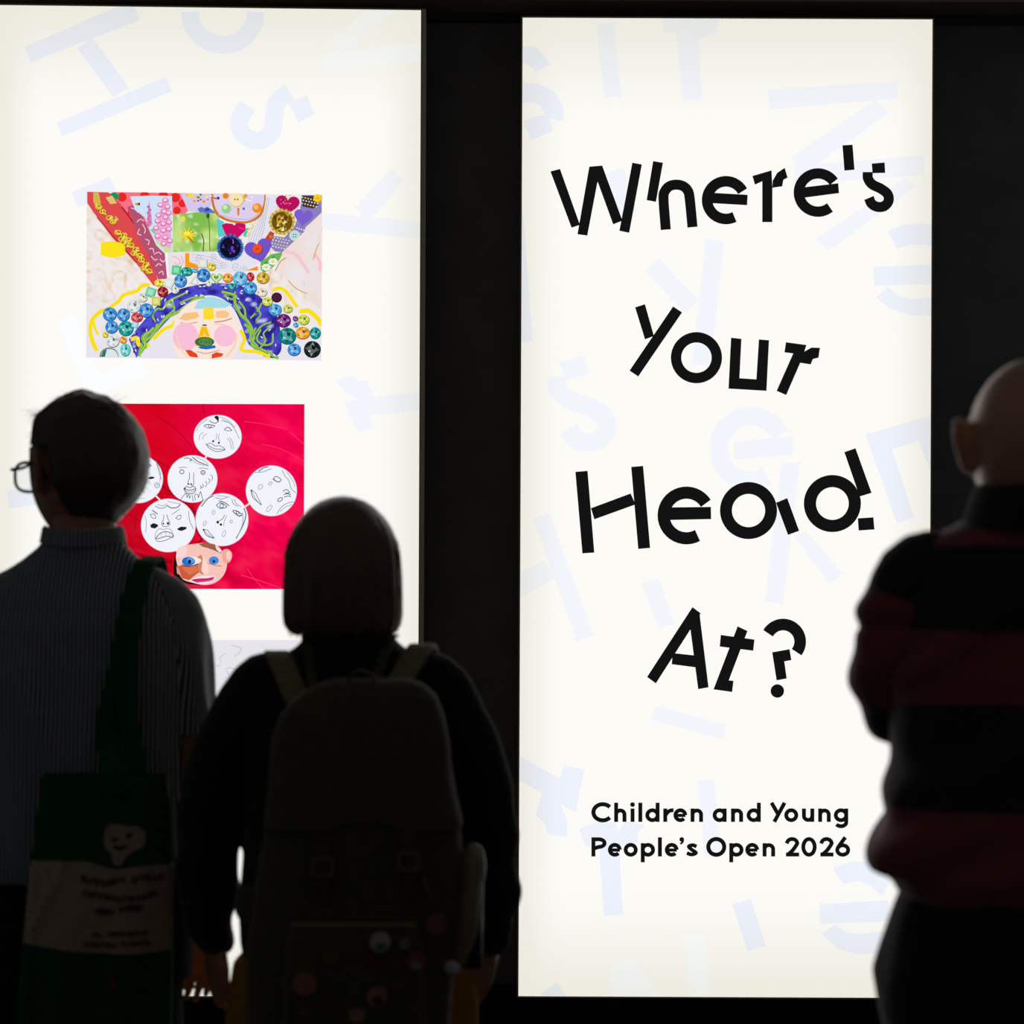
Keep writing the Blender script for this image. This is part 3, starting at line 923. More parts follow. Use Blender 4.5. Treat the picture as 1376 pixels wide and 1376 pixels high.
for q, wd in (([(345, 940), (360, 880), (420, 820), (480, 745), (560, 700), (640, 640), (690, 628)], 15), ([(380, 900), (372, 850), (420, 790)], 15),
              ([(430, 760), (415, 720), (440, 690), (470, 690), (500, 650), (560, 620), (600, 600)], 10), ([(490, 660), (520, 650), (520, 680), (495, 675)], 9),
              ([(780, 600), (850, 620), (850, 660), (880, 720), (920, 760), (950, 830), (940, 880), (1000, 910), (1080, 950)], 16),
              ([(850, 600), (840, 640), (790, 620)], 9), ([(930, 740), (970, 700), (990, 660)], 9), ([(950, 830), (990, 780), (1040, 760)], 9),
              ([(985, 800), (965, 850), (1000, 880), (1045, 870), (1050, 820)], 10), ([(910, 800), (940, 820), (960, 790)], 10), ([(600, 680), (640, 670), (640, 700), (600, 700)], 8), ([(350, 920), (375, 880), (365, 840), (395, 815)], 20), ([(400, 850), (430, 800), (440, 770)], 14),
              ([(470, 740), (500, 720), (530, 690), (520, 660)], 9), ([(560, 660), (600, 640), (650, 625)], 9), ([(870, 650), (900, 690), (905, 740)], 11), ([(980, 900), (1010, 860), (1000, 820), (1030, 790)], 9),
              ([(900, 770), (930, 800), (935, 850), (970, 890)], 14), ([(1020, 910), (1050, 930), (1075, 948)], 12), ([(960, 680), (985, 720), (960, 750)], 8)):
    cp('green_vine', [ST(zc, q, wd, GR), ST(zc, [(x + 2, y - 3) for x, y in q], wd * .35, (164, 206, 84))])
for k in range(46):
    t = random.random()
    i = int(t * (m_ - 1))
    s_ = random.uniform(.1, .9)
    x, y = (1 - s_) * outer[i][0] + s_ * inner[i][0], (1 - s_) * outer[i][1] + s_ * inner[i][1]
    if y > 935:
        continue
    a = random.random() * 3.1
    cp('white_fleck' if k % 3 else 'navy_fleck', [SH(zc, [(x + 11 * math.cos(a), y + 11 * math.sin(a)), (x + 4 * math.cos(a + 1.6), y + 4 * math.sin(a + 1.6)), (x - 10 * math.cos(a), y - 9 * math.sin(a)), (x - 4 * math.cos(a + 1.4), y - 4 * math.sin(a + 1.4))],
                                                  (232, 228, 246) if k % 3 else (34, 24, 90))])
# sleeping face
cp('painted_face', [SH(zc, [(x, min(y, 953 + (x - 700) * .013)) for x, y in disc(697, 830, 178, 196, 48)], (250, 230, 218)),
                    SH(zc, [(636, 690), (655, 648), (700, 628), (735, 626), (790, 642), (838, 668), (800, 684), (740, 686), (690, 690)], (166, 220, 232)),
                    SH(zc, [(555, 742), (585, 712), (650, 706), (662, 728), (640, 742), (590, 752)], (246, 196, 130)), SH(zc, [(748, 704), (800, 698), (822, 716), (810, 736), (752, 738)], (250, 196, 140)),
                    SH(zc, [(684, 686), (735, 684), (742, 742), (715, 748), (684, 744)], (252, 220, 50)),
                    ST(zc, [(562, 762), (600, 768), (652, 760)], 4, (214, 130, 110)), ST(zc, [(742, 760), (790, 754), (834, 740)], 5, (206, 100, 84)), ST(zc, [(744, 770), (800, 775)], 4, (236, 190, 170)),
                    SH(zc, disc(590, 836, 68, 74, 24), (250, 192, 218)), SH(zc, disc(797, 832, 58, 56, 24), (250, 194, 218)),
                    ST(zc, [(540, 820), (560, 890), (600, 945)], 8, (246, 214, 186)), ST(zc, [(860, 820), (845, 890), (800, 945)], 8, (250, 206, 176)),
                    ST(zc, [(685, 785), (672, 830), (650, 885)], 24, (250, 190, 18)), ST(zc, [(690, 785), (706, 830), (720, 865)], 20, (250, 190, 18)), ST(zc, [(665, 840), (715, 838)], 14, (252, 206, 60), False),
                    SH(zc, [(655, 890), (690, 884), (745, 882), (750, 896), (700, 904), (668, 900)], (20, 104, 206)),
                    SH(zc, disc(690, 864, 52, 26, 18), (62, 112, 58)),
                    ST(zc, [(690 + (5 + t * 2.4) * math.cos(t), 864 + (3 + t * 1.2) * math.sin(t)) for t in np.linspace(0, 14, 30)], 4, (112, 158, 84)),
                    SH(zc, disc(690, 776, 14, 5, 8), (96, 110, 40)),
                    ST(zc, [(650, 915), (700, 925), (770, 908)], 5, (226, 150, 150)),
                    SH(zc, [(588, 908), (615, 906), (650, 928), (656, 948), (612, 942)], (232, 66, 30)), SH(zc, [(728, 930), (752, 918), (790, 926), (780, 942), (728, 952)], (234, 70, 36))],
   'painted sleeping face with pink cheeks')
# gems
TEAL, BLUE, SKY, CLR, RED, MINT = (10, 150, 150), (46, 136, 214), (84, 176, 226), (214, 222, 222), (188, 24, 30), (110, 210, 160)
GEMS = [(190, 717, 37, 0, BLUE), (262, 720, 34, 0, BLUE), (200, 785, 34, 0, BLUE), (275, 792, 40, 0, TEAL), (317, 675, 36, 0, CLR), (383, 697, 38, 0, BLUE), (333, 735, 31, 25, (206, 50, 60)),
        (167, 825, 16, 0, (222, 210, 40)), (207, 858, 34, 0, CLR), (262, 853, 19, 0, (236, 150, 20)), (273, 905, 27, 34, (96, 204, 204)), (365, 630, 24, 0, (218, 222, 206)),
        (470, 600, 28, 0, (150, 8, 16)), (452, 553, 27, 19, (246, 216, 24)), (535, 588, 22, 0, CLR), (563, 543, 34, 0, BLUE), (597, 493, 31, 24, (0, 150, 136)), (640, 487, 16, 12, SKY),
        (685, 512, 35, 0, (30, 120, 204)), (728, 467, 22, 0, (226, 200, 40)), (713, 555, 17, 0, CLR), (813, 527, 28, 24, (230, 150, 30)), (835, 572, 23, 18, (0, 140, 150)), (878, 530, 38, 0, SKY),
        (932, 521, 20, 24, RED), (932, 580, 34, 0, (40, 150, 220)), (998, 527, 34, 31, (206, 162, 24)), (993, 603, 28, 24, (230, 214, 196)), (1022, 652, 28, 24, (206, 214, 66)),
        (1063, 695, 34, 32, (60, 160, 226)), (1130, 690, 25, 22, (200, 206, 60)), (1107, 752, 38, 36, (104, 20, 110)), (1170, 742, 15, 14, (110, 20, 130)),
        (1172, 775, 14, 13, (50, 160, 220)), (1213, 748, 30, 27, (196, 212, 50)), (1127, 833, 46, 44, (0, 120, 116)), (1208, 817, 38, 33, (236, 154, 24)), (1274, 818, 29, 31, (0, 140, 136)),
        (1163, 905, 35, 33, (50, 140, 220)), (1258, 903, 44, 44, (14, 26, 24))]


def shade(c_, k):
    return tuple(max(0, min(255, v * k if k <= 1 else 255 - (255 - v) / k)) for v in c_)


for gi, (x, y, r, ry, c_) in enumerate(GEMS):
    ry = ry or r
    sh = [SH(zc, disc(x + 1.5, y + 2.5, r * 1.02, ry * 1.02, 22), shade(c_, .45)), SH(zc, disc(x, y, r * .97, ry * .97, 22), shade(c_, 1.05))]
    nf = 8 if r > 24 else 6
    for k in range(nf):
        a0, a1 = 2 * math.pi * k / nf + gi, 2 * math.pi * (k + 1) / nf + gi
        t = (a0 + a1) / 2
        sh.append(SH(zc, [(x + r * .55 * math.cos(a0), y + ry * .55 * math.sin(a0)), (x + r * .9 * math.cos(t), y + ry * .9 * math.sin(t)), (x + r * .55 * math.cos(a1), y + ry * .55 * math.sin(a1))],
                     shade(c_, (2.0, .72, 1.4, .9)[k % 4])))
    sh.append(SH(zc, disc(x, y, r * .55, ry * .55, nf, gi), shade(c_, 1.5)))
    sh.append(SH(zc, [(x - r * .05, y - ry * .5), (x + r * .45, y - ry * .3), (x + r * .3, y + ry * .1), (x, y)], shade(c_, .55)))
    sh.append(SH(zc, disc(x - r * .32, y + ry * .25, r * .16, ry * .13, 7), shade(c_, 4)))
    cp('gem', sh)
cp('gem', [SH(zc, [(x, min(y, 946)) for x, y in disc(190, 940, 50, 46, 26)], (130, 150, 140)), SH(zc, [(x, min(y, 946)) for x, y in disc(192, 943, 44, 40, 26)], (218, 232, 228)),
           SH(zc, [(146, 944), (160, 912), (178, 905), (168, 944)], (60, 110, 104))])
cp('gem', [SH(zc, disc(1072, 632, 28, 27), (30, 10, 30)), SH(zc, disc(1071, 631, 25, 24), (74, 28, 64))])
for x, y, s, c_, rot in ((325, 775, 17, (150, 206, 226), .3), (408, 603, 27, MINT, .35), (437, 650, 25, (206, 210, 84), .05), (505, 555, 26, (222, 226, 222), .5), (543, 487, 26, (74, 206, 140), .1), (683, 452, 25, (222, 224, 214), 0)):
    cp('square_gem', [SH(zc, disc(x + 2, y + 2, s * 1.3, n=4, a=.785 + rot), shade(c_, .6)), SH(zc, disc(x, y, s * 1.25, n=4, a=.785 + rot), c_), SH(zc, disc(x, y, s * .75, n=4, a=.785 + rot), shade(c_, 1.6))])
cp('triangle_gem', [SH(zc, [(612, 560), (650, 512), (664, 568)], (196, 206, 200)), SH(zc, [(625, 555), (648, 525), (655, 562)], (236, 240, 236))])
cp('heart_gem', [SH(zc, heart(755, 530, 66, 60), (150, 190, 120)), SH(zc, heart(755, 528, 50, 44), (206, 228, 176)), SH(zc, heart(754, 526, 26, 22), (110, 150, 70))])

# ================================================================== the red picture
zr = Zf(LP, 150, 530, 4.914)
RQ = [(-140, 62), (1277, 66), (1272, 1283), (-140, 1280)]


def redcloth(x, y):
    P3 = np.stack([x, y, x * 0 + 1], 1)
    P4 = np.stack([x * .45 + y * .35, y * .9 - x * .5, x * 0 + 4], 1)
    n = vnoise(P3, 0.0035)
    folds = vnoise(P4, 0.013) + .5 * vnoise(P4 + 20, 0.035)
    base = lerp(lin((214, 2, 32)), lin((246, 0, 78)), np.clip((x - 350) / 900 + n * .25, 0, 1))
    k = np.clip(folds, -1, 1) * np.clip((x - 200) / 700 + (y - 700) / 700, 0.15, 1)
    left = np.clip((420 - x) / 420, 0, 1) * np.clip((y - 300) / 700, 0, 1)
    out = base * (1 - .30 * left)[:, None]
    up = np.clip(k, 0, 1)[:, None]
    dn = np.clip(-k, 0, 1)[:, None]
    out = out * (1 - .25 * dn) * (1 - .4 * up) + np.array(lin((255, 50, 96)))[None] * .4 * up
    return out


red = prt(LP, 'red_picture_print', [grid_print(zr, RQ, 96, 84, redcloth)], depth=LP.layer(), label='printed picture of drawn faces on red cloth')


def rp(name, shapes, label=None):
    return prt(LP, name, shapes, parent=red, label=label)


DK, DK2, LT = (172, 0, 30), (140, 0, 26), (252, 44, 90)
for q, wd, c_ in (([(310, 150), (400, 205), (470, 270), (530, 340)], 4, DK2), ([(250, 420), (330, 450), (390, 490), (470, 570)], 6, DK), ([(300, 560), (400, 650), (520, 730), (580, 800)], 8, DK2),
                  ([(470, 690), (540, 760), (590, 850)], 14, DK), ([(120, 1040), (280, 1080), (400, 1100)], 26, DK), ([(180, 1095), (330, 1108), (410, 1104)], 8, DK2),
                  ([(560, 880), (600, 950), (580, 980)], 16, DK), ([(860, 1190), (990, 1230), (1130, 1280)], 7, LT), ([(900, 1150), (960, 1230), (1010, 1278)], 6, LT),
                  ([(880, 180), (1000, 195), (1160, 230)], 5, LT), ([(1180, 250), (1240, 300), (1276, 330)], 6, LT), ([(610, 70), (620, 130)], 6, DK), ([(1000, 330), (1120, 360), (1270, 440)], 5, LT),
                  ([(60, 780), (140, 800), (230, 870)], 6, DK), ([(170, 760), (160, 820), (165, 900)], 4, DK)):
    rp('cloth_fold', [ST(zr, q, wd, c_)])
for q in ([(640, 398), (622, 425)], [(290, 660), (330, 700)], [(885, 742), (925, 712)]):
    rp('white_stick', [ST(zr, q, 11, (250, 240, 226), False)])
PEN, PN2 = (84, 94, 110), (150, 158, 176)


def face_disc(cx, cy, rx, ry, strokes, blobs=()):
    sh = [SH(zr, disc(cx, cy, rx + 3, ry + 3, 44), (206, 186, 214)), SH(zr, disc(cx, cy, rx, ry, 44), (241, 243, 250))]
    for q, wd, c_ in strokes:
        sh.append(ST(zr, q, wd, c_))
    for q in blobs:
        sh.append(SH(zr, q, (30, 32, 40)))
    rp('paper_face', sh, 'white paper disc with a pen-drawn face')


def oval(cx, cy, rx, ry, rot=0, n=12):
    o = [(cx + rx * math.cos(t) * math.cos(rot) - ry * math.sin(t) * math.sin(rot), cy + rx * math.cos(t) * math.sin(rot) + ry * math.sin(t) * math.cos(rot)) for t in np.linspace(0, 2 * math.pi, n)]
    return o


face_disc(706, 281, 156, 142, [([(615, 210), (640, 200), (690, 208)], 5, PEN), ([(618, 214), (650, 224), (688, 214)], 4, PEN), (oval(655, 211, 10, 9), 4, PEN), ([(750, 232), (775, 218), (800, 240)], 5, PEN),
                               ([(748, 235), (775, 242), (800, 240)], 4, PEN), ([(700, 258), (698, 290), (690, 300)], 4, PN2), ([(716, 260), (712, 290), (722, 315)], 4, PN2),
                               ([(628, 325), (650, 355), (700, 378), (755, 365), (720, 340), (690, 342), (665, 325), (640, 325)], 4, PEN), ([(632, 328), (680, 358), (755, 365)], 4, PEN),
                               ([(650, 175), (680, 190), (705, 185), (712, 160)], 5, PEN), ([(720, 150), (770, 170), (820, 220)], 4, PN2), ([(735, 165), (800, 205), (850, 295)], 4, PN2), ([(730, 175), (790, 195), (830, 250)], 4, PN2),
                               ([(585, 300), (590, 270), (612, 252)], 4, PN2), ([(606, 300), (615, 275), (635, 262)], 4, PN2), ([(770, 290), (790, 320), (795, 360)], 4, PN2), ([(785, 285), (805, 320), (808, 365)], 4, PN2),
                               ([(565, 245), (590, 200), (640, 165)], 4, PN2)],
          [disc(677, 310, 7), disc(714, 321, 7), [(682, 150), (700, 140), (714, 150), (712, 185), (700, 170)]])
face_disc(541, 558, 162, 154, [([(450, 487), (480, 480), (506, 484)], 5, PN2), ([(583, 488), (615, 487), (645, 494)], 5, PN2), (oval(471, 511, 14, 13), 5, PEN), (oval(610, 516, 14, 13), 5, PEN), (oval(610, 516, 6, 6), 4, PN2),
                               ([(521, 515), (520, 555), (510, 585), (525, 592)], 4, PEN), ([(548, 515), (548, 560), (548, 595), (530, 600)], 4, PEN),
                               ([(485, 620), (505, 608), (525, 616), (545, 606), (563, 622), (550, 650), (520, 656), (495, 645), (485, 620)], 5, PEN), ([(486, 622), (522, 632), (562, 622)], 5, PEN), ([(490, 632), (524, 645), (556, 632)], 4, PN2),
                               ([(460, 698), (485, 665), (500, 655), (505, 680), (515, 660), (522, 685), (530, 665)], 4, PEN), ([(545, 705), (540, 665)], 4, PEN), ([(560, 700), (556, 665), (575, 660), (580, 680), (590, 650), (595, 645), (610, 700)], 4, PEN),
                               ([(485, 425), (510, 420), (535, 435), (520, 440)], 5, PEN), ([(540, 415), (580, 445), (645, 472)], 6, PEN), ([(530, 425), (570, 455), (620, 470)], 4, PN2), ([(560, 412), (620, 440), (645, 462)], 4, PN2),
                               ([(660, 530), (672, 545), (668, 570)], 4, PEN), ([(645, 555), (655, 570), (648, 590)], 4, PEN), ([(625, 572), (636, 590), (626, 610)], 4, PEN), ([(605, 590), (613, 605), (600, 620)], 4, PEN), ([(592, 600), (598, 612), (592, 622)], 4, PEN)],
          [disc(513, 592, 6, 5), disc(533, 592, 6, 5), disc(489, 622, 7, 6)])
face_disc(180, 558, 165, 158, [([(215, 470), (245, 460), (272, 470)], 5, PEN), ([(220, 480), (248, 485), (270, 468)], 4, PEN), (oval(245, 473, 9, 9), 4, PEN), ([(205, 545), (222, 580), (205, 610)], 4, PEN), (oval(308, 600, 18, 16, .8), 5, PN2),
                               (oval(308, 598, 7, 6), 4, PN2), ([(300, 440), (318, 500), (335, 560)], 5, PN2), ([(305, 450), (330, 520), (325, 580)], 4, PN2), ([(150, 690), (190, 688), (230, 684)], 3, PN2)],
          [[(246, 552), (268, 542), (294, 546), (284, 556), (262, 560)]])
face_disc(382, 864, 178, 174, [([(275, 763), (312, 790)], 6, PEN), ([(405, 792), (458, 756)], 5, PN2), ([(262, 792), (290, 790), (300, 815), (278, 815), (262, 792)], 4, PEN), ([(430, 815), (450, 798), (466, 800), (455, 825), (430, 815)], 4, PEN),
                               ([(353, 795), (350, 825), (338, 850), (350, 870), (370, 870), (388, 862), (392, 845), (380, 820), (372, 792)], 4, PEN),
                               ([(296, 955), (300, 910), (325, 885), (350, 892), (375, 882), (405, 900), (412, 940)], 4, PN2), ([(296, 952), (330, 915), (370, 905), (410, 920), (412, 942), (370, 935), (320, 950), (296, 952)], 5, PEN),
                               ([(298, 962), (330, 970), (380, 955), (408, 938)], 4, PEN), ([(335, 915), (338, 945)], 3, PN2), ([(365, 906), (366, 936)], 3, PN2), ([(390, 910), (392, 938)], 3, PN2),
                               ([(295, 735), (325, 750), (355, 748), (372, 735)], 6, PN2), ([(372, 730), (400, 748), (440, 745), (462, 725)], 6, PEN), ([(310, 725), (345, 735), (370, 722)], 4, PN2), ([(378, 705), (420, 715), (465, 722)], 4, PN2),
                               ([(515, 770), (522, 830), (548, 890)], 5, PN2), ([(228, 800), (238, 850), (232, 910)], 4, PN2)],
          [[(262, 862), (285, 848), (312, 858), (316, 868), (295, 884), (270, 880)], [(440, 886), (465, 872), (502, 874), (500, 888), (470, 900), (448, 896)], disc(380, 850, 8, 9), disc(350, 852, 5, 7)])
face_disc(735, 826, 172, 172, [([(698, 730), (720, 715), (745, 722), (768, 742)], 5, PEN), ([(698, 732), (725, 752), (768, 744)], 5, PEN), (oval(733, 735, 11, 14), 5, PEN), ([(715, 702), (750, 712), (782, 735)], 6, PEN),
                               ([(805, 765), (830, 768), (865, 790)], 6, PEN), ([(805, 770), (840, 800), (868, 795)], 6, PEN), (oval(838, 780, 10, 9), 5, PEN), ([(752, 795), (740, 820), (720, 832), (700, 838), (705, 850)], 4, PEN),
                               ([(765, 798), (750, 840), (745, 870)], 4, PN2), ([(612, 890), (640, 895), (655, 915), (685, 945)], 4, PEN), ([(612, 892), (635, 930), (685, 950)], 5, PEN), ([(618, 895), (645, 925), (683, 946)], 4, PN2),
                               (oval(680, 778, 9, 14, .3), 4, PN2), (oval(622, 850, 9, 16, .5), 4, PN2), (oval(748, 918, 10, 20, .3), 4, PN2), (oval(796, 838, 8, 10), 4, PN2), ([(690, 680), (730, 690), (775, 678)], 5, PN2), ([(700, 668), (750, 672), (790, 680)], 4, PN2),
                               ([(800, 690), (810, 720), (840, 740)], 5, PN2), ([(815, 690), (830, 720), (862, 740)], 5, PN2), ([(880, 750), (892, 800), (870, 870), (828, 950)], 6, PEN), ([(870, 780), (872, 850), (840, 930)], 5, PN2), ([(600, 740), (640, 690), (680, 668)], 6, PEN)],
          [disc(708, 844, 8), disc(728, 858, 8), disc(614, 892, 6), [(828, 795), (850, 800), (868, 798), (850, 806)]])
face_disc(1060, 636, 166, 165, [([(1072, 560), (1090, 542), (1122, 560), (1110, 578), (1085, 570), (1072, 560)], 5, PEN), ([(1070, 556), (1095, 575), (1118, 577)], 6, PEN), (oval(988, 610, 12, 18, .6), 4, PN2), (oval(1053, 588, 8, 14, .9), 4, PN2),
                                ([(926, 632), (955, 650), (970, 680), (996, 728)], 4, PEN), ([(926, 634), (940, 680), (994, 730)], 5, PEN), ([(930, 640), (965, 700), (992, 726)], 4, PN2), ([(1135, 640), (1160, 628), (1180, 650), (1150, 650)], 5, PEN),
                                ([(1140, 662), (1165, 655), (1188, 665)], 5, PEN), ([(1145, 678), (1170, 670), (1190, 676)], 5, PEN), (oval(1117, 694, 10, 18, 1.0), 5, PEN), (oval(1045, 752, 11, 25, .7), 4, PN2),
                                ([(950, 515), (1000, 512), (1060, 490)], 5, PN2), ([(975, 510), (1010, 485), (1040, 478)], 6, PEN), ([(1130, 500), (1150, 540), (1175, 570), (1190, 620), (1220, 650)], 5, PN2), ([(1160, 510), (1200, 570), (1215, 610)], 4, PN2),
                                ([(1095, 790), (1120, 750), (1160, 720), (1205, 708)], 5, PN2), ([(1115, 775), (1150, 745), (1195, 725)], 4, PN2)], [disc(929, 634, 6)])
# the painted papier-mache head at the bottom of the picture
rp('painted_head', [SH(zr, [(430, 1040), (415, 1120), (420, 1190), (470, 1240), (520, 1250), (590, 1255), (480, 1120)], (24, 18, 22)),
                    SH(zr, smooth_line([(440, 1120), (432, 1065), (450, 1020), (490, 995), (560, 985), (620, 978), (690, 988), (735, 1030), (768, 1100), (752, 1180), (700, 1235), (630, 1255), (540, 1240), (470, 1210), (440, 1120)], 5), (246, 196, 186)),
                    SH(zr, smooth_line([(435, 1060), (440, 1020), (475, 1000), (505, 1015), (500, 1055), (470, 1075), (440, 1075)], 4), (250, 214, 212)),
                    SH(zr, smooth_line([(738, 1060), (740, 1030), (765, 1018), (795, 1035), (802, 1070), (785, 1105), (755, 1112), (738, 1090)], 4), (240, 170, 156)), SH(zr, disc(778, 1062, 16, 32, 14), (250, 206, 196)),
                    SH(zr, [(580, 985), (630, 975), (690, 990), (735, 1030), (728, 1050), (690, 1030), (640, 1012), (610, 1005)], (160, 96, 70)), SH(zr, [(690, 990), (735, 1030), (722, 1046), (698, 1020)], (240, 226, 220)),
                    SH(zr, [(445, 1130), (520, 1120), (590, 1105), (600, 1160), (560, 1190), (520, 1225), (470, 1210)], (206, 92, 60)), SH(zr, [(470, 1140), (560, 1130), (590, 1160), (520, 1190)], (220, 116, 80)),
                    SH(zr, [(560, 1080), (600, 1055), (612, 1090), (600, 1150), (625, 1190), (590, 1180)], (214, 130, 104)), SH(zr, [(612, 1060), (640, 1110), (650, 1170), (620, 1190), (600, 1160)], (252, 214, 204)),
                    SH(zr, smooth_line([(455, 1100), (490, 1072), (545, 1068), (600, 1090), (570, 1120), (510, 1128), (455, 1100)], 4), (250, 232, 222)),
                    SH(zr, disc(515, 1100, 44, 30, 18), (36, 112, 208)), SH(zr, disc(530, 1094, 26, 20, 12), (90, 160, 232)), SH(zr, disc(522, 1102, 11, 14, 9), (14, 14, 24)), ST(zr, [(470, 1122), (520, 1134), (580, 1115)], 5, (90, 40, 30)),
                    SH(zr, disc(682, 1094, 33, 27, 16), (66, 140, 220)), SH(zr, disc(682, 1100, 9, 9, 9), (14, 14, 24)), ST(zr, [(640, 1110), (690, 1126), (732, 1130)], 5, (206, 110, 90)),
                    SH(zr, smooth_line([(515, 1225), (570, 1205), (620, 1195), (690, 1200), (685, 1225), (640, 1245), (590, 1250), (550, 1240)], 4), (250, 226, 226)),
                    SH(zr, smooth_line([(530, 1222), (580, 1212), (640, 1210), (684, 1202), (670, 1225), (620, 1235), (570, 1240)], 4), (222, 60, 140)), ST(zr, [(540, 1225), (600, 1222), (672, 1212)], 5, (150, 10, 60)),
                    SH(zr, [(435, 1130), (455, 1160), (460, 1190), (440, 1180)], (220, 150, 130))], 'painted papier mache head with blue eyes')

# third, grey picture, mostly hidden
zp = Zf(LP, 0, 0, 1)
grey = prt(LP, 'grey_picture_print', [SH(zp, [(118, 859), (416, 859), (414, 1110), (116, 1110)], (231, 229, 236))], depth=LP.layer(), label='pale grey printed drawing')
for q in ([(312, 866), (320, 868), (326, 870)], [(326, 870), (323, 876), (316, 881)], [(304, 877), (297, 883), (299, 889)], [(291, 894), (298, 893)], [(305, 898), (310, 896), (318, 899)], [(305, 899), (309, 906)], [(330, 890), (345, 905), (340, 930)]):
    prt(LP, 'pencil_line', [ST(zp, q, 1.0, (196, 194, 204))], parent=grey)

# ================================================================== visitors
PI = math.pi


def sup(a, n):
    c_, s_ = math.cos(a), math.sin(a)
    return math.copysign(abs(c_) ** (2 / n), c_), math.copysign(abs(s_) ** (2 / n), s_)


def cap_faces(base, n, flip):
    f = tuple(range(base, base + n))
    return f[::-1] if flip else f


def loft(rings, seg=40, n=2.3):
    """rings: (z, cx, cy, rx, ry) stacked horizontally, closed at both ends."""
    V, F = [], []
    for k, (z, cx, cy, rx, ry) in enumerate(rings):
        for i in range(seg):
            x, y = sup(2 * PI * i / seg, n)
            V.append((cx + rx * x, cy + ry * y, z))
    for k in range(len(rings) - 1):
        for i in range(seg):
            j = (i + 1) % seg
            F.append((k * seg + i, k * seg + j, (k + 1) * seg + j, (k + 1) * seg + i))
    F.append(cap_faces(0, seg, True))
    F.append(cap_faces((len(rings) - 1) * seg, seg, False))
    return V, F


def tube(path, radii, seg=16, ref=(0, 1, 0), ends=True, sub=4):
    """A tapering limb. radii: number or (r across, r along ref) per point. Rounded ends."""
    p = np.array(path, float)
    r = np.array([(q, q) if not hasattr(q, '__len__') else q for q in radii], float)
    if len(p) > 2 and sub > 1:
        t = np.arange(len(p))
        p = np.array(smooth_line([tuple(q) for q in p], sub))
        tt = np.linspace(0, len(t) - 1, len(p))
        r = np.stack([np.interp(tt, t, r[:, 0]), np.interp(tt, t, r[:, 1])], 1)
    tg = np.gradient(p, axis=0)
    tg /= np.linalg.norm(tg, axis=1)[:, None]
    if ends:   # hemispherical ends
        P0, R0, T0 = [], [], []
        for s, e in ((-1, 0), (1, len(p) - 1)):
            ring_p, ring_r = [], []
            for a in (0.97, 0.8, 0.5):
                ring_p.append(p[e] + s * tg[e] * a * r[e].mean())
                ring_r.append(r[e] * math.sqrt(1 - a * a))
            P0.append(ring_p if s < 0 else ring_p[::-1])
            R0.append(ring_r if s < 0 else ring_r[::-1])
        p2 = np.vstack([P0[0], p, P0[1]])
        r = np.vstack([R0[0], r, R0[1]])
        tg = np.vstack([[tg[0]] * 3, tg, [tg[-1]] * 3])
        p = p2
    ref = np.array(ref, float)
    V, F = [], []
    for k in range(len(p)):
        a = np.cross(tg[k], ref)
        a /= np.linalg.norm(a) + 1e-9
        b = np.cross(a, tg[k])
        for i in range(seg):
            th = 2 * PI * i / seg
            V.append(tuple(p[k] + a * r[k][0] * math.cos(th) + b * r[k][1] * math.sin(th)))
    for k in range(len(p) - 1):
        for i in range(seg):
            j = (i + 1) % seg
            F.append((k * seg + i, k * seg + j, (k + 1) * seg + j, (k + 1) * seg + i))
    F.append(cap_faces(0, seg, True))
    F.append(cap_faces((len(p) - 1) * seg, seg, False))
    return V, F


def xform(vf, M):
    return [tuple(M @ Vector(v)) for v in vf[0]], vf[1]


def remesh(name, pieces, voxel, smooth=4, disp=None, mats=None, parent=None, cut=None):
    """Fuse overlapping closed pieces into one continuous skin."""
    V, F = merge(pieces)
    me = bpy.data.meshes.new('tmp')
    me.from_pydata(V, [], F)
    o = bpy.data.objects.new('tmp', me)
    COL.objects.link(o)
    md = o.modifiers.new('r', 'REMESH')
    md.mode = 'VOXEL'
    md.voxel_size = voxel
    md.use_smooth_shade = True
    if smooth:
        sm = o.modifiers.new('s', 'SMOOTH')
        sm.factor = 0.5
        sm.iterations = smooth
    dg = bpy.context.evaluated_depsgraph_get()
    new = bpy.data.meshes.new_from_object(o.evaluated_get(dg))
    bpy.data.objects.remove(o)
    bpy.data.meshes.remove(me)
    new.name = name
    n = len(new.vertices)
    co = np.empty(n * 3)
    new.vertices.foreach_get('co', co)
    co = co.reshape(-1, 3)
    if disp is not None:
        nr = np.empty(n * 3)
        new.vertices.foreach_get('normal', nr)
        nr = nr.reshape(-1, 3)
        d = disp(co)
        co = co + nr * d[:, None]
        new.vertices.foreach_set('co', co.ravel())
    if cut is not None:
        import bmesh
        bm = bmesh.new()
        bm.from_mesh(new)
        keep = cut(co)
        bm.verts.ensure_lookup_table()
        bmesh.ops.delete(bm, geom=[v for v in bm.verts if not keep[v.index]], context='VERTS')
        bm.to_mesh(new)
        bm.free()
    new.materials.clear()
    for mt in (mats if isinstance(mats, (list, tuple)) else [mats]):
        new.materials.append(mt)
    new.polygons.foreach_set('use_smooth', [True] * len(new.polygons))
    new.update()
    return link(name, new, parent)


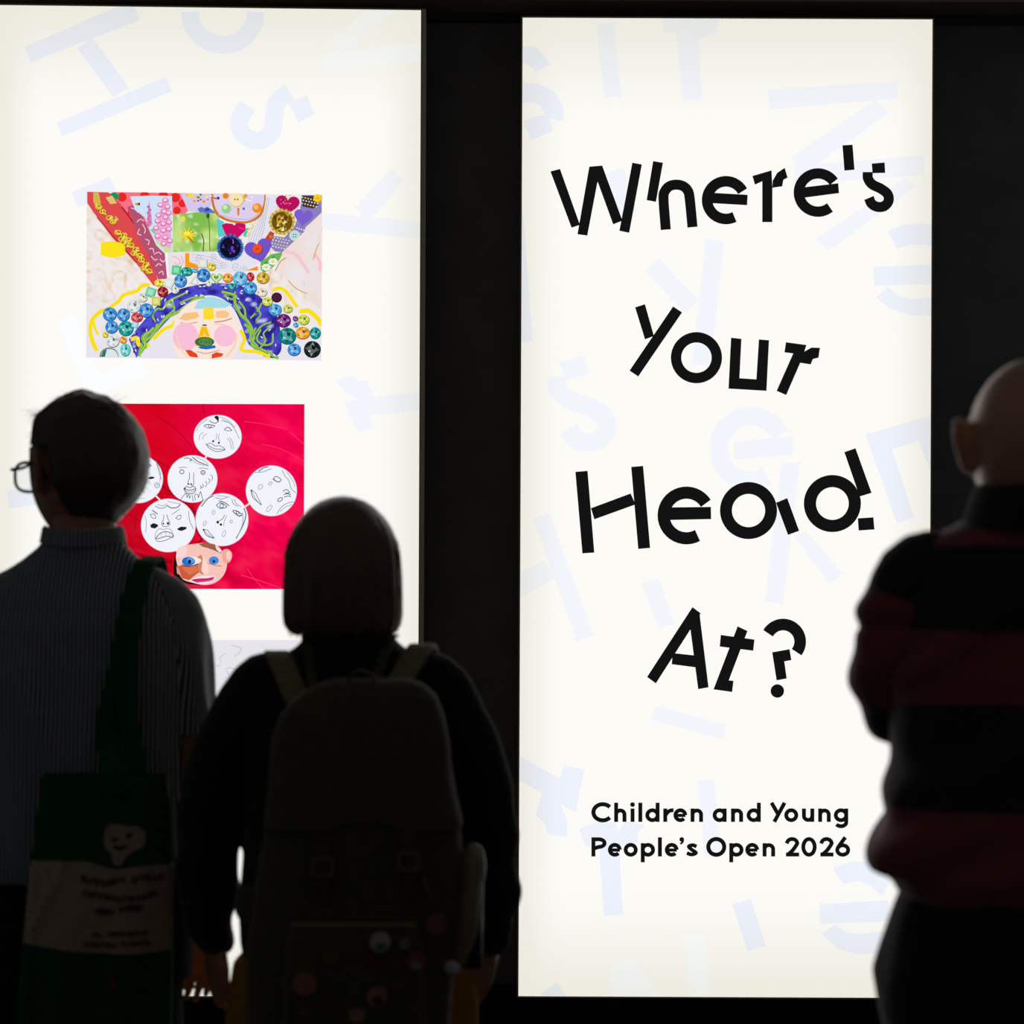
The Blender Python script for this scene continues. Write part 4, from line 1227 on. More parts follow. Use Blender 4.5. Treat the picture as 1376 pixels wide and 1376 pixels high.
def head_surface(d=0.0, nu=72, nv=54):
    """Head about 0.235 m tall, +y is the face, origin between the ears. d grows it outwards. Returns a (nv,nu,3) grid."""
    th = np.linspace(0, 2 * PI, nu, endpoint=False)
    ph = np.linspace(0.0, PI, nv)
    TH, PH = np.meshgrid(th, ph)
    x = np.sin(PH) * np.cos(TH)
    y = np.sin(PH) * np.sin(TH)
    z = np.cos(PH)
    X, Y, Z = x * 0.076, y * 0.098, z * 0.118
    low = np.clip(-Z / 0.118, 0, 1)
    up = np.clip(Z / 0.118, 0, 1)
    X *= 1 - 0.24 * low ** 1.8
    X *= 1 + 0.07 * np.clip(up * (1 - up) * 4, 0, 1)
    back = np.clip(-y, 0, 1)
    front = np.clip(y, 0, 1)
    Y += back * low ** 1.2 * 0.045                      # skull curves in towards the nape
    Y -= 0.012 * back * up * 0.4
    Y -= front * np.clip(Z - 0.05, 0, 1) * 0.25         # forehead slopes back
    Y -= front * low * 0.006
    Y += 0.014 * np.exp(-((Z + 0.102) / 0.018) ** 2 - (X / 0.024) ** 2) * front     # chin
    Y += 0.022 * np.exp(-((X / 0.0125) ** 2)) * np.exp(-((Z + 0.022) / 0.022) ** 2) * (front > .5)   # nose tip
    Y += 0.010 * np.exp(-((X / 0.009) ** 2)) * np.exp(-((Z - 0.006) / 0.022) ** 2) * (front > .5)
    Y += 0.005 * np.exp(-((Z - 0.026) / 0.010) ** 2) * np.exp(-((np.abs(X) - 0.028) / 0.022) ** 2) * front
    Y -= 0.011 * np.exp(-((Z - 0.006) / 0.012) ** 2) * np.exp(-((np.abs(X) - 0.032) / 0.014) ** 2) * front
    Y += 0.006 * np.exp(-((Z + 0.060) / 0.006) ** 2) * np.exp(-(X / 0.022) ** 2) * front
    Y += 0.006 * np.exp(-((Z + 0.074) / 0.006) ** 2) * np.exp(-(X / 0.020) ** 2) * front
    G = np.stack([X, Y, Z], 2)
    if d:
        nrm = np.stack([x / 0.076, y / 0.098, z / 0.118], 2)
        nrm /= np.linalg.norm(nrm, axis=2)[..., None]
        G = G + nrm * d
    return G


def grid_vf(G):
    nv, nu, _ = G.shape
    V = [tuple(q) for q in G.reshape(-1, 3)]
    F = []
    for k in range(nv - 1):
        for i in range(nu):
            j = (i + 1) % nu
            F.append((k * nu + i, (k + 1) * nu + i, (k + 1) * nu + j, k * nu + j))
    return V, F


def ear(side):
    """Rim, lobe and hollow of an ear, head coordinates."""
    s = side
    pts = [(0.074, 0.012, -0.004), (0.079, 0.016, 0.020), (0.088, 0.006, 0.036), (0.095, -0.012, 0.034), (0.097, -0.022, 0.014), (0.091, -0.018, -0.010), (0.082, -0.006, -0.026), (0.076, 0.006, -0.026)]
    rim = tube([(s * x, y, z) for x, y, z in pts], [0.005, 0.005, 0.0055, 0.006, 0.006, 0.006, 0.0075, 0.006], 8)
    plate = tube([(s * 0.078, 0.002, -0.016), (s * 0.083, -0.004, 0.006), (s * 0.087, -0.004, 0.026)], [(0.004, 0.012), (0.004, 0.016), (0.004, 0.010)], 10, ref=(0, 1, 0))
    return [rim, plate]


def hand(W_, D, B, side, curl=0.5, spread=1.0, sz=1.0):
    """W_ wrist, D direction of the fingers, B back-of-hand normal. Returns overlapping pieces (palm, four fingers, thumb)."""
    W_, D, B = Vector(W_), Vector(D).normalized(), Vector(B).normalized()
    S = D.cross(B).normalized() * side      # towards the thumb side
    at = lambda a, b_, c_: tuple(W_ + (D * a + S * b_ + B * c_) * sz)
    out = [tube([at(-0.02, 0, 0), at(0.02, 0, 0), at(0.055, 0, 0), at(0.085, 0, 0)], [(0.021, 0.016), (0.028, 0.015), (0.037, 0.013), (0.036, 0.011)], 14, ref=tuple(B))]
    for k, (off, ln) in enumerate(((0.030, 0.074), (0.010, 0.083), (-0.011, 0.077), (-0.031, 0.060))):
        pts, ang = [at(0.078, off, 0)], 0.0
        pos = [0.078, 0.0]
        for seg_l in (0.45, 0.32, 0.25):
            ang += curl * (0.55 + 0.12 * k)
            pos = [pos[0] + ln * seg_l * math.cos(ang), pos[1] - ln * seg_l * math.sin(ang)]
            pts.append(at(pos[0], off * (1 + 0.12 * spread * len(pts) / 3), pos[1]))
        out.append(tube(pts, [0.0090 * sz, 0.0082 * sz, 0.0075 * sz, 0.0062 * sz], 10, ref=tuple(S)))
    out.append(tube([at(0.02, 0.024, -0.006), at(0.048, 0.046, -0.014), at(0.075, 0.054, -0.022), at(0.098, 0.052, -0.030)], [0.013 * sz, 0.0105 * sz, 0.0095 * sz, 0.0075 * sz], 10, ref=tuple(S)))
    return out


def leg_pieces(x, hip, knee, ank, r, y=0.0):
    return [tube([(x * .8, y, hip), (x, y + .01, (hip + knee) / 2), (x * 1.05, y + .015, knee), (x * 1.08, y - .01, (knee + ank) / 2 + .05), (x * 1.1, y - .015, ank)],
                 [r, r * .85, r * .62, r * .64, r * .42], 18),
            tube([(x * 1.1, y - .03, .045), (x * 1.15, y + .06, .045), (x * 1.2, y + .16, .03)], [(.038, .04), (.042, .035), (.04, .022)], 12, ref=(0, 0, 1))]


def shoe(parent, x, y, mat):
    up = [tube([(x * 1.1, y - .045, .055), (x * 1.15, y + .06, .055), (x * 1.21, y + .185, .04)], [(.044, .05), (.049, .045), (.046, .03)], 16, ref=(0, 0, 1)),
          tube([(x * 1.1, y - .03, .06), (x * 1.1, y - .02, .10)], [.047, .045], 14)]
    o = remesh('shoe', up, 0.008, 4, None, mat, parent)
    v, f = [], []
    me = o.data
    co = np.empty(len(me.vertices) * 3)
    me.vertices.foreach_get('co', co)
    co = co.reshape(-1, 3)
    co[:, 2] = np.maximum(co[:, 2], 0.002)
    me.vertices.foreach_set('co', co.ravel())
    me.update()
    return o


def strands(roots, dirs, lens, droop, r=0.0006, seg=4, wob=0.004):
    V, F = [], []
    for p0, d, ln in zip(roots, dirs, lens):
        p0, d = np.array(p0, float), np.array(d, float)
        d /= np.linalg.norm(d) + 1e-9
        pts, cur = [p0], p0
        for k in range(seg):
            d = d + np.array([0, 0, -droop]) + RNG.randn(3) * wob * 18
            d /= np.linalg.norm(d)
            cur = cur + d * ln / seg
            pts.append(cur)
        v, f = tube(pts, [r * (1 - .75 * k / seg) for k in range(seg + 1)], 3, ref=(0.3, 0.8, 0.5), ends=False, sub=1)
        n = len(V)
        V += v
        F += [tuple(i + n for i in q) for q in f]
    return V, F


def wrinkle(amp, sc, stretch=(1, 1, 1), seed=0, extra=None):
    st = np.array(stretch)

    def fn(co):
        q = co * st + seed * 7.3
        d = amp * (vnoise(q + 11, sc) + .5 * vnoise(q + 23, sc * 2.1) + 0.25 * vnoise(q + 5, sc * 4.3))
        if extra is not None:
            d = d + extra(co)
        return d
    return fn


def setcoord(o, fn, name='stripe'):
    me = o.data
    co = np.empty(len(me.vertices) * 3)
    me.vertices.foreach_get('co', co)
    at = me.attributes.new(name, 'FLOAT', 'POINT')
    at.data.foreach_set('value', fn(co.reshape(-1, 3)).astype(np.float32))


def skin_mat(name, col):
    mt, nt, b = nodemat(name)
    b.inputs['Roughness'].default_value = 0.42
    b.inputs['Specular IOR Level'].default_value = 0.5
    b.inputs['Sheen Weight'].default_value = 1.0
    b.inputs['Sheen Roughness'].default_value = 0.35
    b.inputs['Sheen Tint'].default_value = (1.0, 0.86, 0.76, 1)
    b.inputs['Coat Weight'].default_value = 1.0
    b.inputs['Coat Roughness'].default_value = 0.3
    b.inputs['Coat Tint'].default_value = (1.0, 0.9, 0.82, 1)
    b.inputs['Subsurface Weight'].default_value = 0.12
    b.inputs['Subsurface Radius'].default_value = (0.012, 0.004, 0.002)
    tc = nt.nodes.new('ShaderNodeTexCoord')
    nz = nt.nodes.new('ShaderNodeTexNoise')
    nz.inputs['Scale'].default_value = 24
    nz.inputs['Detail'].default_value = 6
    rp_ = nt.nodes.new('ShaderNodeValToRGB')
    c_ = lin(col)
    rp_.color_ramp.elements[0].position, rp_.color_ramp.elements[1].position = .3, .75
    rp_.color_ramp.elements[0].color = (c_[0] * .82, c_[1] * .72, c_[2] * .7, 1)
    rp_.color_ramp.elements[1].color = (*c_, 1)
    nt.links.new(tc.outputs['Object'], nz.inputs['Vector'])
    nt.links.new(nz.outputs['Fac'], rp_.inputs[0])
    nt.links.new(rp_.outputs[0], b.inputs['Base Color'])
    return mt


def hair_mat(name, col, rough=0.42):
    mt = pmat(name, col, rough, 0.8, 0.45, 1.0, 0.5, (260, 260, 18), sheen=0.6)
    b = mt.node_tree.nodes['Principled BSDF']
    b.inputs['Sheen Roughness'].default_value = 0.25
    b.inputs['Sheen Tint'].default_value = (0.95, 0.78, 0.58, 1)
    b.inputs['Coat Weight'].default_value = 0.4
    b.inputs['Coat Roughness'].default_value = 0.35
    return mt


def stripe_mat(name, base, line, period, frac, attr='stripe'):
    mt, nt, b = nodemat(name)
    b.inputs['Roughness'].default_value = 0.85
    b.inputs['Specular IOR Level'].default_value = 0.25
    b.inputs['Sheen Weight'].default_value = 1.0
    b.inputs['Sheen Roughness'].default_value = 0.35
    at = nt.nodes.new('ShaderNodeAttribute')
    at.attribute_name = attr
    dv = nt.nodes.new('ShaderNodeMath'); dv.operation = 'DIVIDE'
    dv.inputs[1].default_value = period
    fr = nt.nodes.new('ShaderNodeMath'); fr.operation = 'FRACT'
    lt = nt.nodes.new('ShaderNodeMath'); lt.operation = 'LESS_THAN'
    lt.inputs[1].default_value = frac
    mx = nt.nodes.new('ShaderNodeMix'); mx.data_type = 'RGBA'
    mx.inputs['A'].default_value = (*lin(base), 1)
    mx.inputs['B'].default_value = (*lin(line), 1)
    nt.links.new(at.outputs['Fac'], dv.inputs[0])
    nt.links.new(dv.outputs[0], fr.inputs[0])
    nt.links.new(fr.outputs[0], lt.inputs[0])
    nt.links.new(lt.outputs[0], mx.inputs['Factor'])
    nt.links.new(mx.outputs['Result'], b.inputs['Base Color'])
    return mt


def band_mat(name, stops, attr='band'):
    """Wide knitted bands of colour along an attribute; stops: list of (position, colour) constant steps, positions 0..1."""
    mt, nt, b = nodemat(name)
    b.inputs['Roughness'].default_value = 0.8
    b.inputs['Specular IOR Level'].default_value = 0.3
    b.inputs['Sheen Weight'].default_value = 0.8
    b.inputs['Sheen Roughness'].default_value = 0.35
    at = nt.nodes.new('ShaderNodeAttribute')
    at.attribute_name = attr
    rp_ = nt.nodes.new('ShaderNodeValToRGB')
    rp_.color_ramp.interpolation = 'CONSTANT'
    el = rp_.color_ramp.elements
    el[0].position, el[0].color = stops[0][0], (*lin(stops[0][1]), 1)
    el[1].position, el[1].color = stops[1][0], (*lin(stops[1][1]), 1)
    for s_, c_ in stops[2:]:
        e = el.new(s_)
        e.color = (*lin(c_), 1)
    nt.links.new(at.outputs['Fac'], rp_.inputs[0])
    nt.links.new(rp_.outputs[0], b.inputs['Base Color'])
    return mt


M_EYE = pmat('eye_white', (225, 222, 216), 0.2, 0.5)
M_IRIS = pmat('eye_iris', (60, 46, 34), 0.2, 0.5)


def eyes(parent, HM):
    for s in (-1, 1):
        v, f = tube([(s * .031, .0715, .006), (s * .031, .0735, .006)], [.0125, .0125], 14, ref=(0, 0, 1))
        mesh('eye', *xform((v, f), HM), M_EYE, parent, smooth=True)
        v, f = tube([(s * .031, .0835, .006), (s * .031, .0838, .006)], [.0058, .0058], 12, ref=(0, 0, 1))
        mesh('iris', *xform((v, f), HM), M_IRIS, parent, smooth=True)


def headmat(loc, scale, yaw, pitch=0.0, tilt=0.0):
    return Matrix.Translation(loc) @ Matrix.Rotation(yaw, 4, 'Z') @ Matrix.Rotation(tilt, 4, 'Y') @ Matrix.Rotation(pitch, 4, 'X') @ Matrix.Scale(scale, 4)


def cap_hair(HM, name, parent, mat, rule, d=0.012, extra=None, n_strand=0, s_len=(0.015, 0.03), droop=0.15, lift=0.5, seed=1, sel=None):
    """Short hair: a cap that follows the skull (thickness d) plus loose strands."""
    G0, G1 = head_surface(0.002, 96, 72), head_surface(d, 96, 72)
    nv, nu, _ = G0.shape
    lim = rule(G0)
    keep = G0[..., 2] > lim
    fade = np.clip((G0[..., 2] - lim) / 0.05, 0, 1)
    fade = (fade * fade * (3 - 2 * fade))[..., None]
    G1 = G0 * (1 - fade) + G1 * fade
    N = nv * nu
    V = np.vstack([G0.reshape(-1, 3), G1.reshape(-1, 3)])
    # thin out towards the hairline
    F = []
    idx = lambda k, i: k * nu + i % nu
    fk = np.zeros((nv - 1, nu), bool)
    for k in range(nv - 1):
        for i in range(nu):
            fk[k, i] = keep[k, i] and keep[k + 1, i] and keep[k, (i + 1) % nu] and keep[k + 1, (i + 1) % nu]
    for k in range(nv - 1):
        for i in range(nu):
            if not fk[k, i]:
                continue
            q = (idx(k, i), idx(k + 1, i), idx(k + 1, i + 1), idx(k, i + 1))
            F.append(tuple(a + N for a in q))
            for (dk, di, e) in ((0, -1, (0, 1)), (0, 1, (2, 3)), (-1, 0, (3, 0)), (1, 0, (1, 2))):
                kk, ii = k + dk, (i + di) % nu
                if not (0 <= kk < nv - 1) or not fk[kk, ii]:
                    a, b = q[e[0]], q[e[1]]
                    F.append((a + N, a, b, b + N))
    if extra is not None:
        V[N:] = extra(V[N:])
    nz = vnoise(V[N:] * np.array([1, 1, .3]), 110)
    V[N:] *= (1 + 0.012 * nz)[:, None]
    V = np.array([tuple(HM @ Vector(v)) for v in V])
    used = sorted({i for f in F for i in f})
    mp = {a: b for b, a in enumerate(used)}
    pieces = [([tuple(V[i]) for i in used], [tuple(mp[i] for i in f) for f in F])]
    if n_strand:
        ks, is_ = np.where(keep[1:-1] if sel is None else (keep & sel(G0))[1:-1])
        pick = np.random.RandomState(seed).randint(0, len(ks), n_strand)
        R, D, Ls = [], [], []
        c0 = np.array(HM @ Vector((0, 0, 0)))
        for q in pick:
            p_ = V[N + (ks[q] + 1) * nu + is_[q]]
            o = p_ - c0
            o /= np.linalg.norm(o)
            tang = np.array([RNG.randn() * .5, RNG.randn() * .5, -0.4])
            D.append(o * lift + tang * (1 - lift) + RNG.randn(3) * .25)
            R.append(p_ - o * .006)
            Ls.append(RNG.uniform(*s_len))
        pieces.append(strands(R, D, Ls, droop))
    v, f = merge(pieces)
    return mesh(name, v, f, mat, parent, smooth=True)


# ------------------------------------------------------------------ man with glasses and tote bag
D1 = 3.70
K1 = D1 / FPX
x1 = P(112, 688, D1)
MAN = empty('person', (x1.x, x1.y, 0), 'man in glasses and striped shirt seen from behind, green tote bag on shoulder', 'person', 'visitors looking at the lightboxes')
SKIN1 = skin_mat('skin_warm', (206, 150, 122))
HAIR1 = hair_mat('hair_dark_brown', (66, 50, 36))
SHIRT1 = stripe_mat('striped_shirt_cloth', (44, 50, 64), (206, 214, 226), 0.0078, 0.42)
TROU1 = pmat('dark_trousers_cloth', (26, 27, 32), 0.9, 0.2, 0.2, 60)
SHOEM = pmat('black_shoe_leather', (22, 20, 19), 0.4, 0.5)
HM1 = headmat((-0.004, 0.018, 1.688), 1.20, math.radians(45), math.radians(-2))
body = [grid_vf(head_surface())]
body += ear(1) + ear(-1)
body = [xform(q, HM1) for q in body]
body += [tube([(0, .0, 1.47), (0.0, -.002, 1.55), (.006, .005, 1.64), (.010, .006, 1.70)], [(.066, .062), (.060, .060), (.058, .062), (.054, .060)], 24)]
body += [loft([(.86, 0, 0, .15, .10), (1.0, 0, 0, .155, .10), (1.2, 0, 0, .165, .105), (1.36, 0, 0, .175, .10), (1.44, 0, 0, .155, .085), (1.49, 0, 0, .10, .065), (1.53, 0, 0, .06, .055)])]
for s in (-1, 1):
    body += [tube([(s * .155, 0, 1.44), (s * .19, 0, 1.32), (s * .203, .0, 1.15), (s * .209, .03, .985), (s * .210, .05, .838)], [.048, .043, .036, .036, .025], 16)]
    body += hand((s * .211, .052, .834), (-s * .02, .10, -1), (s * .70, -.70, 0), -s * 1.0, 0.22, .3)
    body += leg_pieces(s * .095, .88, .50, .09, .085)
remesh('body', body, 0.004, 3, None, SKIN1, MAN)
eyes(MAN, HM1)


def rule1(G):
    X_, Y_, Z_ = G[..., 0], G[..., 1], G[..., 2]
    lim = np.where(Y_ < -0.034, -0.080 + 0.7 * np.clip(np.abs(X_) - .035, 0, 1), np.where(Y_ < 0.045, 0.030 + (Y_ + .034) * .25, 0.058))
    return lim


def tuft1(v):
    z_ = np.clip(v[:, 2] / .118, 0, 1)
    v = v.copy()
    v[:, 0] *= 1 + .10 * z_ * (1 - z_) * 2
    v[:, 2] += -.004 * z_ + .004 * z_ * vnoise(v, 30)
    return v


hr1 = cap_hair(HM1, 'hair', MAN, HAIR1, rule1, 0.017, tuft1, 1500, (0.010, 0.022), 0.12, 0.10, 4)
# unruly tufts at the parting and the crown
R_, D_, L_ = [], [], []
for (cx, cy, cz, ax, ay, n_) in ((-.070, .0, 1.802, -.5, .1, 70), (.040, -.02, 1.822, .7, .0, 40), (-.02, .0, 1.830, -.2, 0, 26)):
    for _ in range(n_):
        R_.append((cx + RNG.randn() * .012, cy + RNG.randn() * .02, cz - .006 + RNG.randn() * .004))
        D_.append((ax + RNG.randn() * .3, ay + RNG.randn() * .4, .55 + RNG.randn() * .2))
        L_.append(RNG.uniform(.015, .034))
tv, tf = strands(R_, D_, L_, 0.28)
mesh('hair_tuft', tv, tf, HAIR1, hr1, smooth=True)['kind'] = 'stuff'
TORSO1 = [(.93, 0, -.005, .178, .125), (.97, 0, -.005, .188, .130), (1.08, 0, -.005, .188, .130), (1.22, 0, -.006, .198, .132), (1.33, 0, -.008, .205, .130), (1.41, 0, -.008, .205, .118), (1.455, 0, -.006, .190, .104),
          (1.485, 0, -.004, .168, .092), (1.508, 0, -.002, .140, .082), (1.527, 0, 0, .108, .074), (1.548, 0, .001, .084, .071), (1.565, 0, .002, .074, .070)]


def fold1(co):
    x, y, z = co.T
    drape = 0.006 * np.sin(x * 46 + 9 * z + 2 * np.sin(z * 7)) * np.clip((1.40 - z) / .35, 0, 1)
    diag = 0.010 * np.exp(-((x + .02 + (z - 1.15) * .35) / .018) ** 2) * np.clip((1.36 - z) / .1, 0, 1) * (y < 0)
    yoke = -0.0025 * np.exp(-((z - 1.43) / .006) ** 2) * (y < 0)
    return drape + diag + yoke


sh1 = remesh('shirt', [loft(TORSO1, 48)], 0.0065, 5, wrinkle(.0035, 9, (1.6, 1.6, .6), 1, fold1), SHIRT1, MAN)
setcoord(sh1, lambda c_: c_[:, 0] + .004 * vnoise(c_, 6) + 0.25 * np.clip(np.abs(c_[:, 0]) - .16, 0, 1) * np.sign(c_[:, 0]))
for s in (-1, 1):
    sl = remesh('sleeve', [tube([(s * .130, -.002, 1.462), (s * .160, -.002, 1.428), (s * .180, -.002, 1.36), (s * .190, 0, 1.28), (s * .196, .002, 1.205)], [(.050, .060), (.062, .072), (.062, .074), (.056, .070), (.054, .066)], 22)], 0.0065, 5,
                wrinkle(.004, 10, (1.5, 1.5, .6), 3, lambda co: .008 * np.sin(co[:, 1] * 60 + co[:, 0] * 30 + co[:, 2] * 8) * np.clip((1.42 - co[:, 2]) / .1, 0, 1)), SHIRT1, sh1, cut=lambda co: co[:, 2] > 1.204)
    setcoord(sl, lambda c_: c_[:, 1] * 1.0 + (c_[:, 0] - s * .19) * .8)
v, f = [], []
ring = []
for k, (dz, gr) in enumerate(((0, .004), (.018, .002), (.036, .0), (.030, .008), (.004, .016))):
    for i in range(40):
        a = 2 * PI * i / 40
        front = max(0, math.sin(a))
        ring.append((.072 * math.cos(a) * (1 + gr * 8) , .002 + .070 * math.sin(a) * (1 + gr * 8), 1.552 + dz - .026 * front + .004 * math.cos(2 * a)))
cf = [(k * 40 + i, k * 40 + (i + 1) % 40, (k + 1) * 40 + (i + 1) % 40, (k + 1) * 40 + i) for k in range(4) for i in range(40)]
co1 = mesh('collar', ring, cf, SHIRT1, sh1, smooth=True)
setcoord(co1, lambda c_: np.arctan2(c_[:, 1], c_[:, 0]) * .075)
trs = [loft([(.74, .010, 0, .202, .130), (.84, .010, 0, .202, .128), (.89, .006, 0, .192, .122), (.93, 0, 0, .178, .118), (.99, 0, 0, .165, .112)])]
for s in (-1, 1):
    trs += [tube([(s * .085, 0, .86), (s * .10, .005, .65), (s * .105, .01, .48), (s * .108, 0, .25), (s * .11, -.005, .07)], [.105, .096, .082, .072, .066], 20)]
remesh('trousers', trs, 0.009, 4, wrinkle(.004, 10, (1, 1, .7), 5), TROU1, MAN)
for s in (-1, 1):
    shoe(MAN, s * .1, -.01, SHOEM)

# eyeglasses on his face
GL = empty('eyeglasses', (x1.x, x1.y, 0), 'dark framed eyeglasses on the face of the man in the striped shirt', 'glasses')
GLM = pmat('glasses_frame', (30, 27, 26), 0.3, 0.5)
GLS = pmat('glasses_lens', (245, 248, 250), 0.02, 0.5, trans=1.0)
GLS.node_tree.nodes['Principled BSDF'].inputs['IOR'].default_value = 1.02


def lens_loop(s, y=.101):
    return [(s * .036 + .029 * sup(t, 2.8)[0], y - .10 * abs(.029 * sup(t, 2.8)[0] + s * .036) * .9, .000 + .0225 * sup(t, 2.8)[1] - (.0 if sup(t, 2.8)[1] > 0 else .002)) for t in np.linspace(0, 2 * PI, 28, endpoint=False)]


for s in (-1, 1):
    lp = lens_loop(s)
    pts = lp + [lp[0]]
    mesh('rim', *xform(tube(pts, [.0026] * len(pts), 8, ref=(0, 1, 0), ends=False, sub=1), HM1), GLM, GL, smooth=True)
    lv = [(x, y - .0008, z) for x, y, z in lp] + [(x, y + .0008, z) for x, y, z in lp]
    n = len(lp)
    lf = [tuple(range(n)), tuple(range(2 * n - 1, n - 1, -1))] + [(i, i + n, (i + 1) % n + n, (i + 1) % n) for i in range(n)]
    mesh('lens', *xform((lv, lf), HM1), GLS, GL)
    mesh('temple', *xform(tube([(s * .066, .099, .010), (s * .076, .085, .010), (s * .084, .04, .010), (s * .086, .0, .016), (s * .086, -.02, .0), (s * .085, -.028, -.012)], [.0026] * 6, 8, ref=(0, 0, 1)), HM1), GLM, GL, smooth=True)
mesh('bridge', *xform(tube([(-.009, .1035, .006), (0, .106, .010), (.009, .1035, .006)], [.002] * 3, 8, ref=(0, 0, 1)), HM1), GLM, GL, smooth=True)

# tote bag hanging behind his right hip
TG = pmat('green_cotton', (24, 92, 46), 0.9, 0.2, 0.2, 90, 0.15)
TB = pmat('beige_print', (206, 176, 158), 0.9, 0.2, 0.12, 60)
TK = pmat('dark_print', (22, 18, 16), 0.9, 0.1)
DB = 3.50
xb = P(134, 1200, DB)
BAG = empty('tote_bag', (xb.x, xb.y, 0), 'green cotton tote bag with beige printed band hanging from the man\'s right shoulder', 'tote bag')
KB = DB / FPX
bx = lambda px: (px - 134) * KB
bz = lambda py: 1.62 - (py - 688) * KB - .0016
ROWS = [(1041, 57, 222), (1080, 52, 229), (1120, 46, 231), (1158, 42, 232), (1200, 38, 232), (1265, 32, 232), (1300, 29, 232), (1345, 24, 231), (1400, 20, 230)]


def bag_x(u, py):
    l = np.interp(py, [r[0] for r in ROWS], [r[1] for r in ROWS])
    r = np.interp(py, [r[0] for r in ROWS], [r[2] for r in ROWS])
    return bx(l + (r - l) * u)


def bag_y(u, py, off=0.0):
    t = max(0.0, min(1.0, (py - 1041) / 359))
    bulge = .030 * (1 - (2 * u - 1) ** 4) * math.sin(PI * min(1, .15 + .8 * t)) + .004
    crease = .006 * math.exp(-((u - (.06 + .22 * (1 - min(1, max(0, (py - 1150) / 110))))) / .03) ** 2) + .004 * math.sin(u * 17 + t * 3) * t
    return -(bulge + crease) - off


NU, NV = 40, 44
V, F, MI = [], [], []
for k in range(NV):
    py = 1041 + 359 * k / (NV - 1)
    for i in range(NU):
        u = i / (NU - 1)
        V.append((bag_x(u, py), bag_y(u, py), bz(py)))
for k in range(NV - 1):
    py = 1041 + 359 * (k + .5) / (NV - 1)
    for i in range(NU - 1):
        F.append((k * NU + i, (k + 1) * NU + i, (k + 1) * NU + i + 1, k * NU + i + 1))
n = len(V)
for k in range(NV):
    py = 1041 + 359 * k / (NV - 1)
    for i in range(NU):
        u = i / (NU - 1)
        V.append((bag_x(u, py), -bag_y(u, py) * .35 + .004, bz(py)))
for k in range(NV - 1):
    for i in range(NU - 1):
        F.append((n + k * NU + i, n + k * NU + i + 1, n + (k + 1) * NU + i + 1, n + (k + 1) * NU + i))
for k in range(NV - 1):
    F.append((k * NU, n + k * NU, n + (k + 1) * NU, (k + 1) * NU))
    F.append((k * NU + NU - 1, (k + 1) * NU + NU - 1, n + (k + 1) * NU + NU - 1, n + k * NU + NU - 1))
for i in range(NU - 1):
    F.append(((NV - 1) * NU + i, n + (NV - 1) * NU + i, n + (NV - 1) * NU + i + 1, (NV - 1) * NU + i + 1))
mesh('bag_body', V, F, TG, BAG, smooth=True)


def on_bag(name, polys, mat, off, label=None):
    """print laid on the bag's front: polygons in photograph pixels, subdivided to follow the cloth"""
    V, F = [], []
    for poly in polys:
        b0 = len(V)
        for px, py in poly:
            l = np.interp(py, [r[0] for r in ROWS], [r[1] for r in ROWS])
            r = np.interp(py, [r[0] for r in ROWS], [r[2] for r in ROWS])
            u = (px - l) / (r - l)
            V.append((bx(px), bag_y(u, py, off), bz(py)))
        F.append(tuple(range(b0, b0 + len(poly)))[::-1])
    o = mesh(name, V, F, mat, BAG)
    if label:
        o['label'] = label
    return o


def bag_strip(top, bot, nseg=36, nrow=8):
    """polygons between two curves given as functions of px"""
    out = []
    xs = np.linspace(0, 1, nseg)
    for a, b in zip(xs[:-1], xs[1:]):
        for j in range(nrow):
            q = []
            for (u, t) in ((a, j / nrow), (b, j / nrow), (b, (j + 1) / nrow), (a, (j + 1) / nrow)):
                y = top(u) * (1 - t) + bot(u) * t
                l = np.interp(y, [r[0] for r in ROWS], [r[1] for r in ROWS])
                r = np.interp(y, [r[0] for r in ROWS], [r[2] for r in ROWS])
                q.append((l + (r - l) * (u * .992 + .004), y))
            out.append(q[::-1])
    return out


on_bag('printed_band', bag_strip(lambda u: 1157 - 3 * math.sin(u * 5) + 8 * math.exp(-((u - .62) / .13) ** 2), lambda u: 1266 + 12 * math.sin(u * 2.2)), TB, .0015, 'beige band printed across the bag')
face_px = smooth_line([(146, 1112), (152, 1106), (166, 1106), (178, 1108), (190, 1108), (198, 1116), (199, 1128), (194, 1136), (184, 1141), (174, 1148), (168, 1158), (160, 1160), (156, 1154), (154, 1144), (146, 1136), (144, 1124), (146, 1112)], 3)
on_bag('printed_emblem', [face_px[::-1]], TB, .0022, 'beige balloon shaped emblem')
on_bag('printed_emblem_marks', [[(x, y) for x, y in q] for q in ([(155, 1124), (162, 1122), (163, 1127), (156, 1128)], [(173, 1119), (180, 1116), (183, 1120), (175, 1124)], [(156, 1136), (166, 1140), (176, 1135), (174, 1132), (166, 1135), (158, 1132)])], TK, .0034)
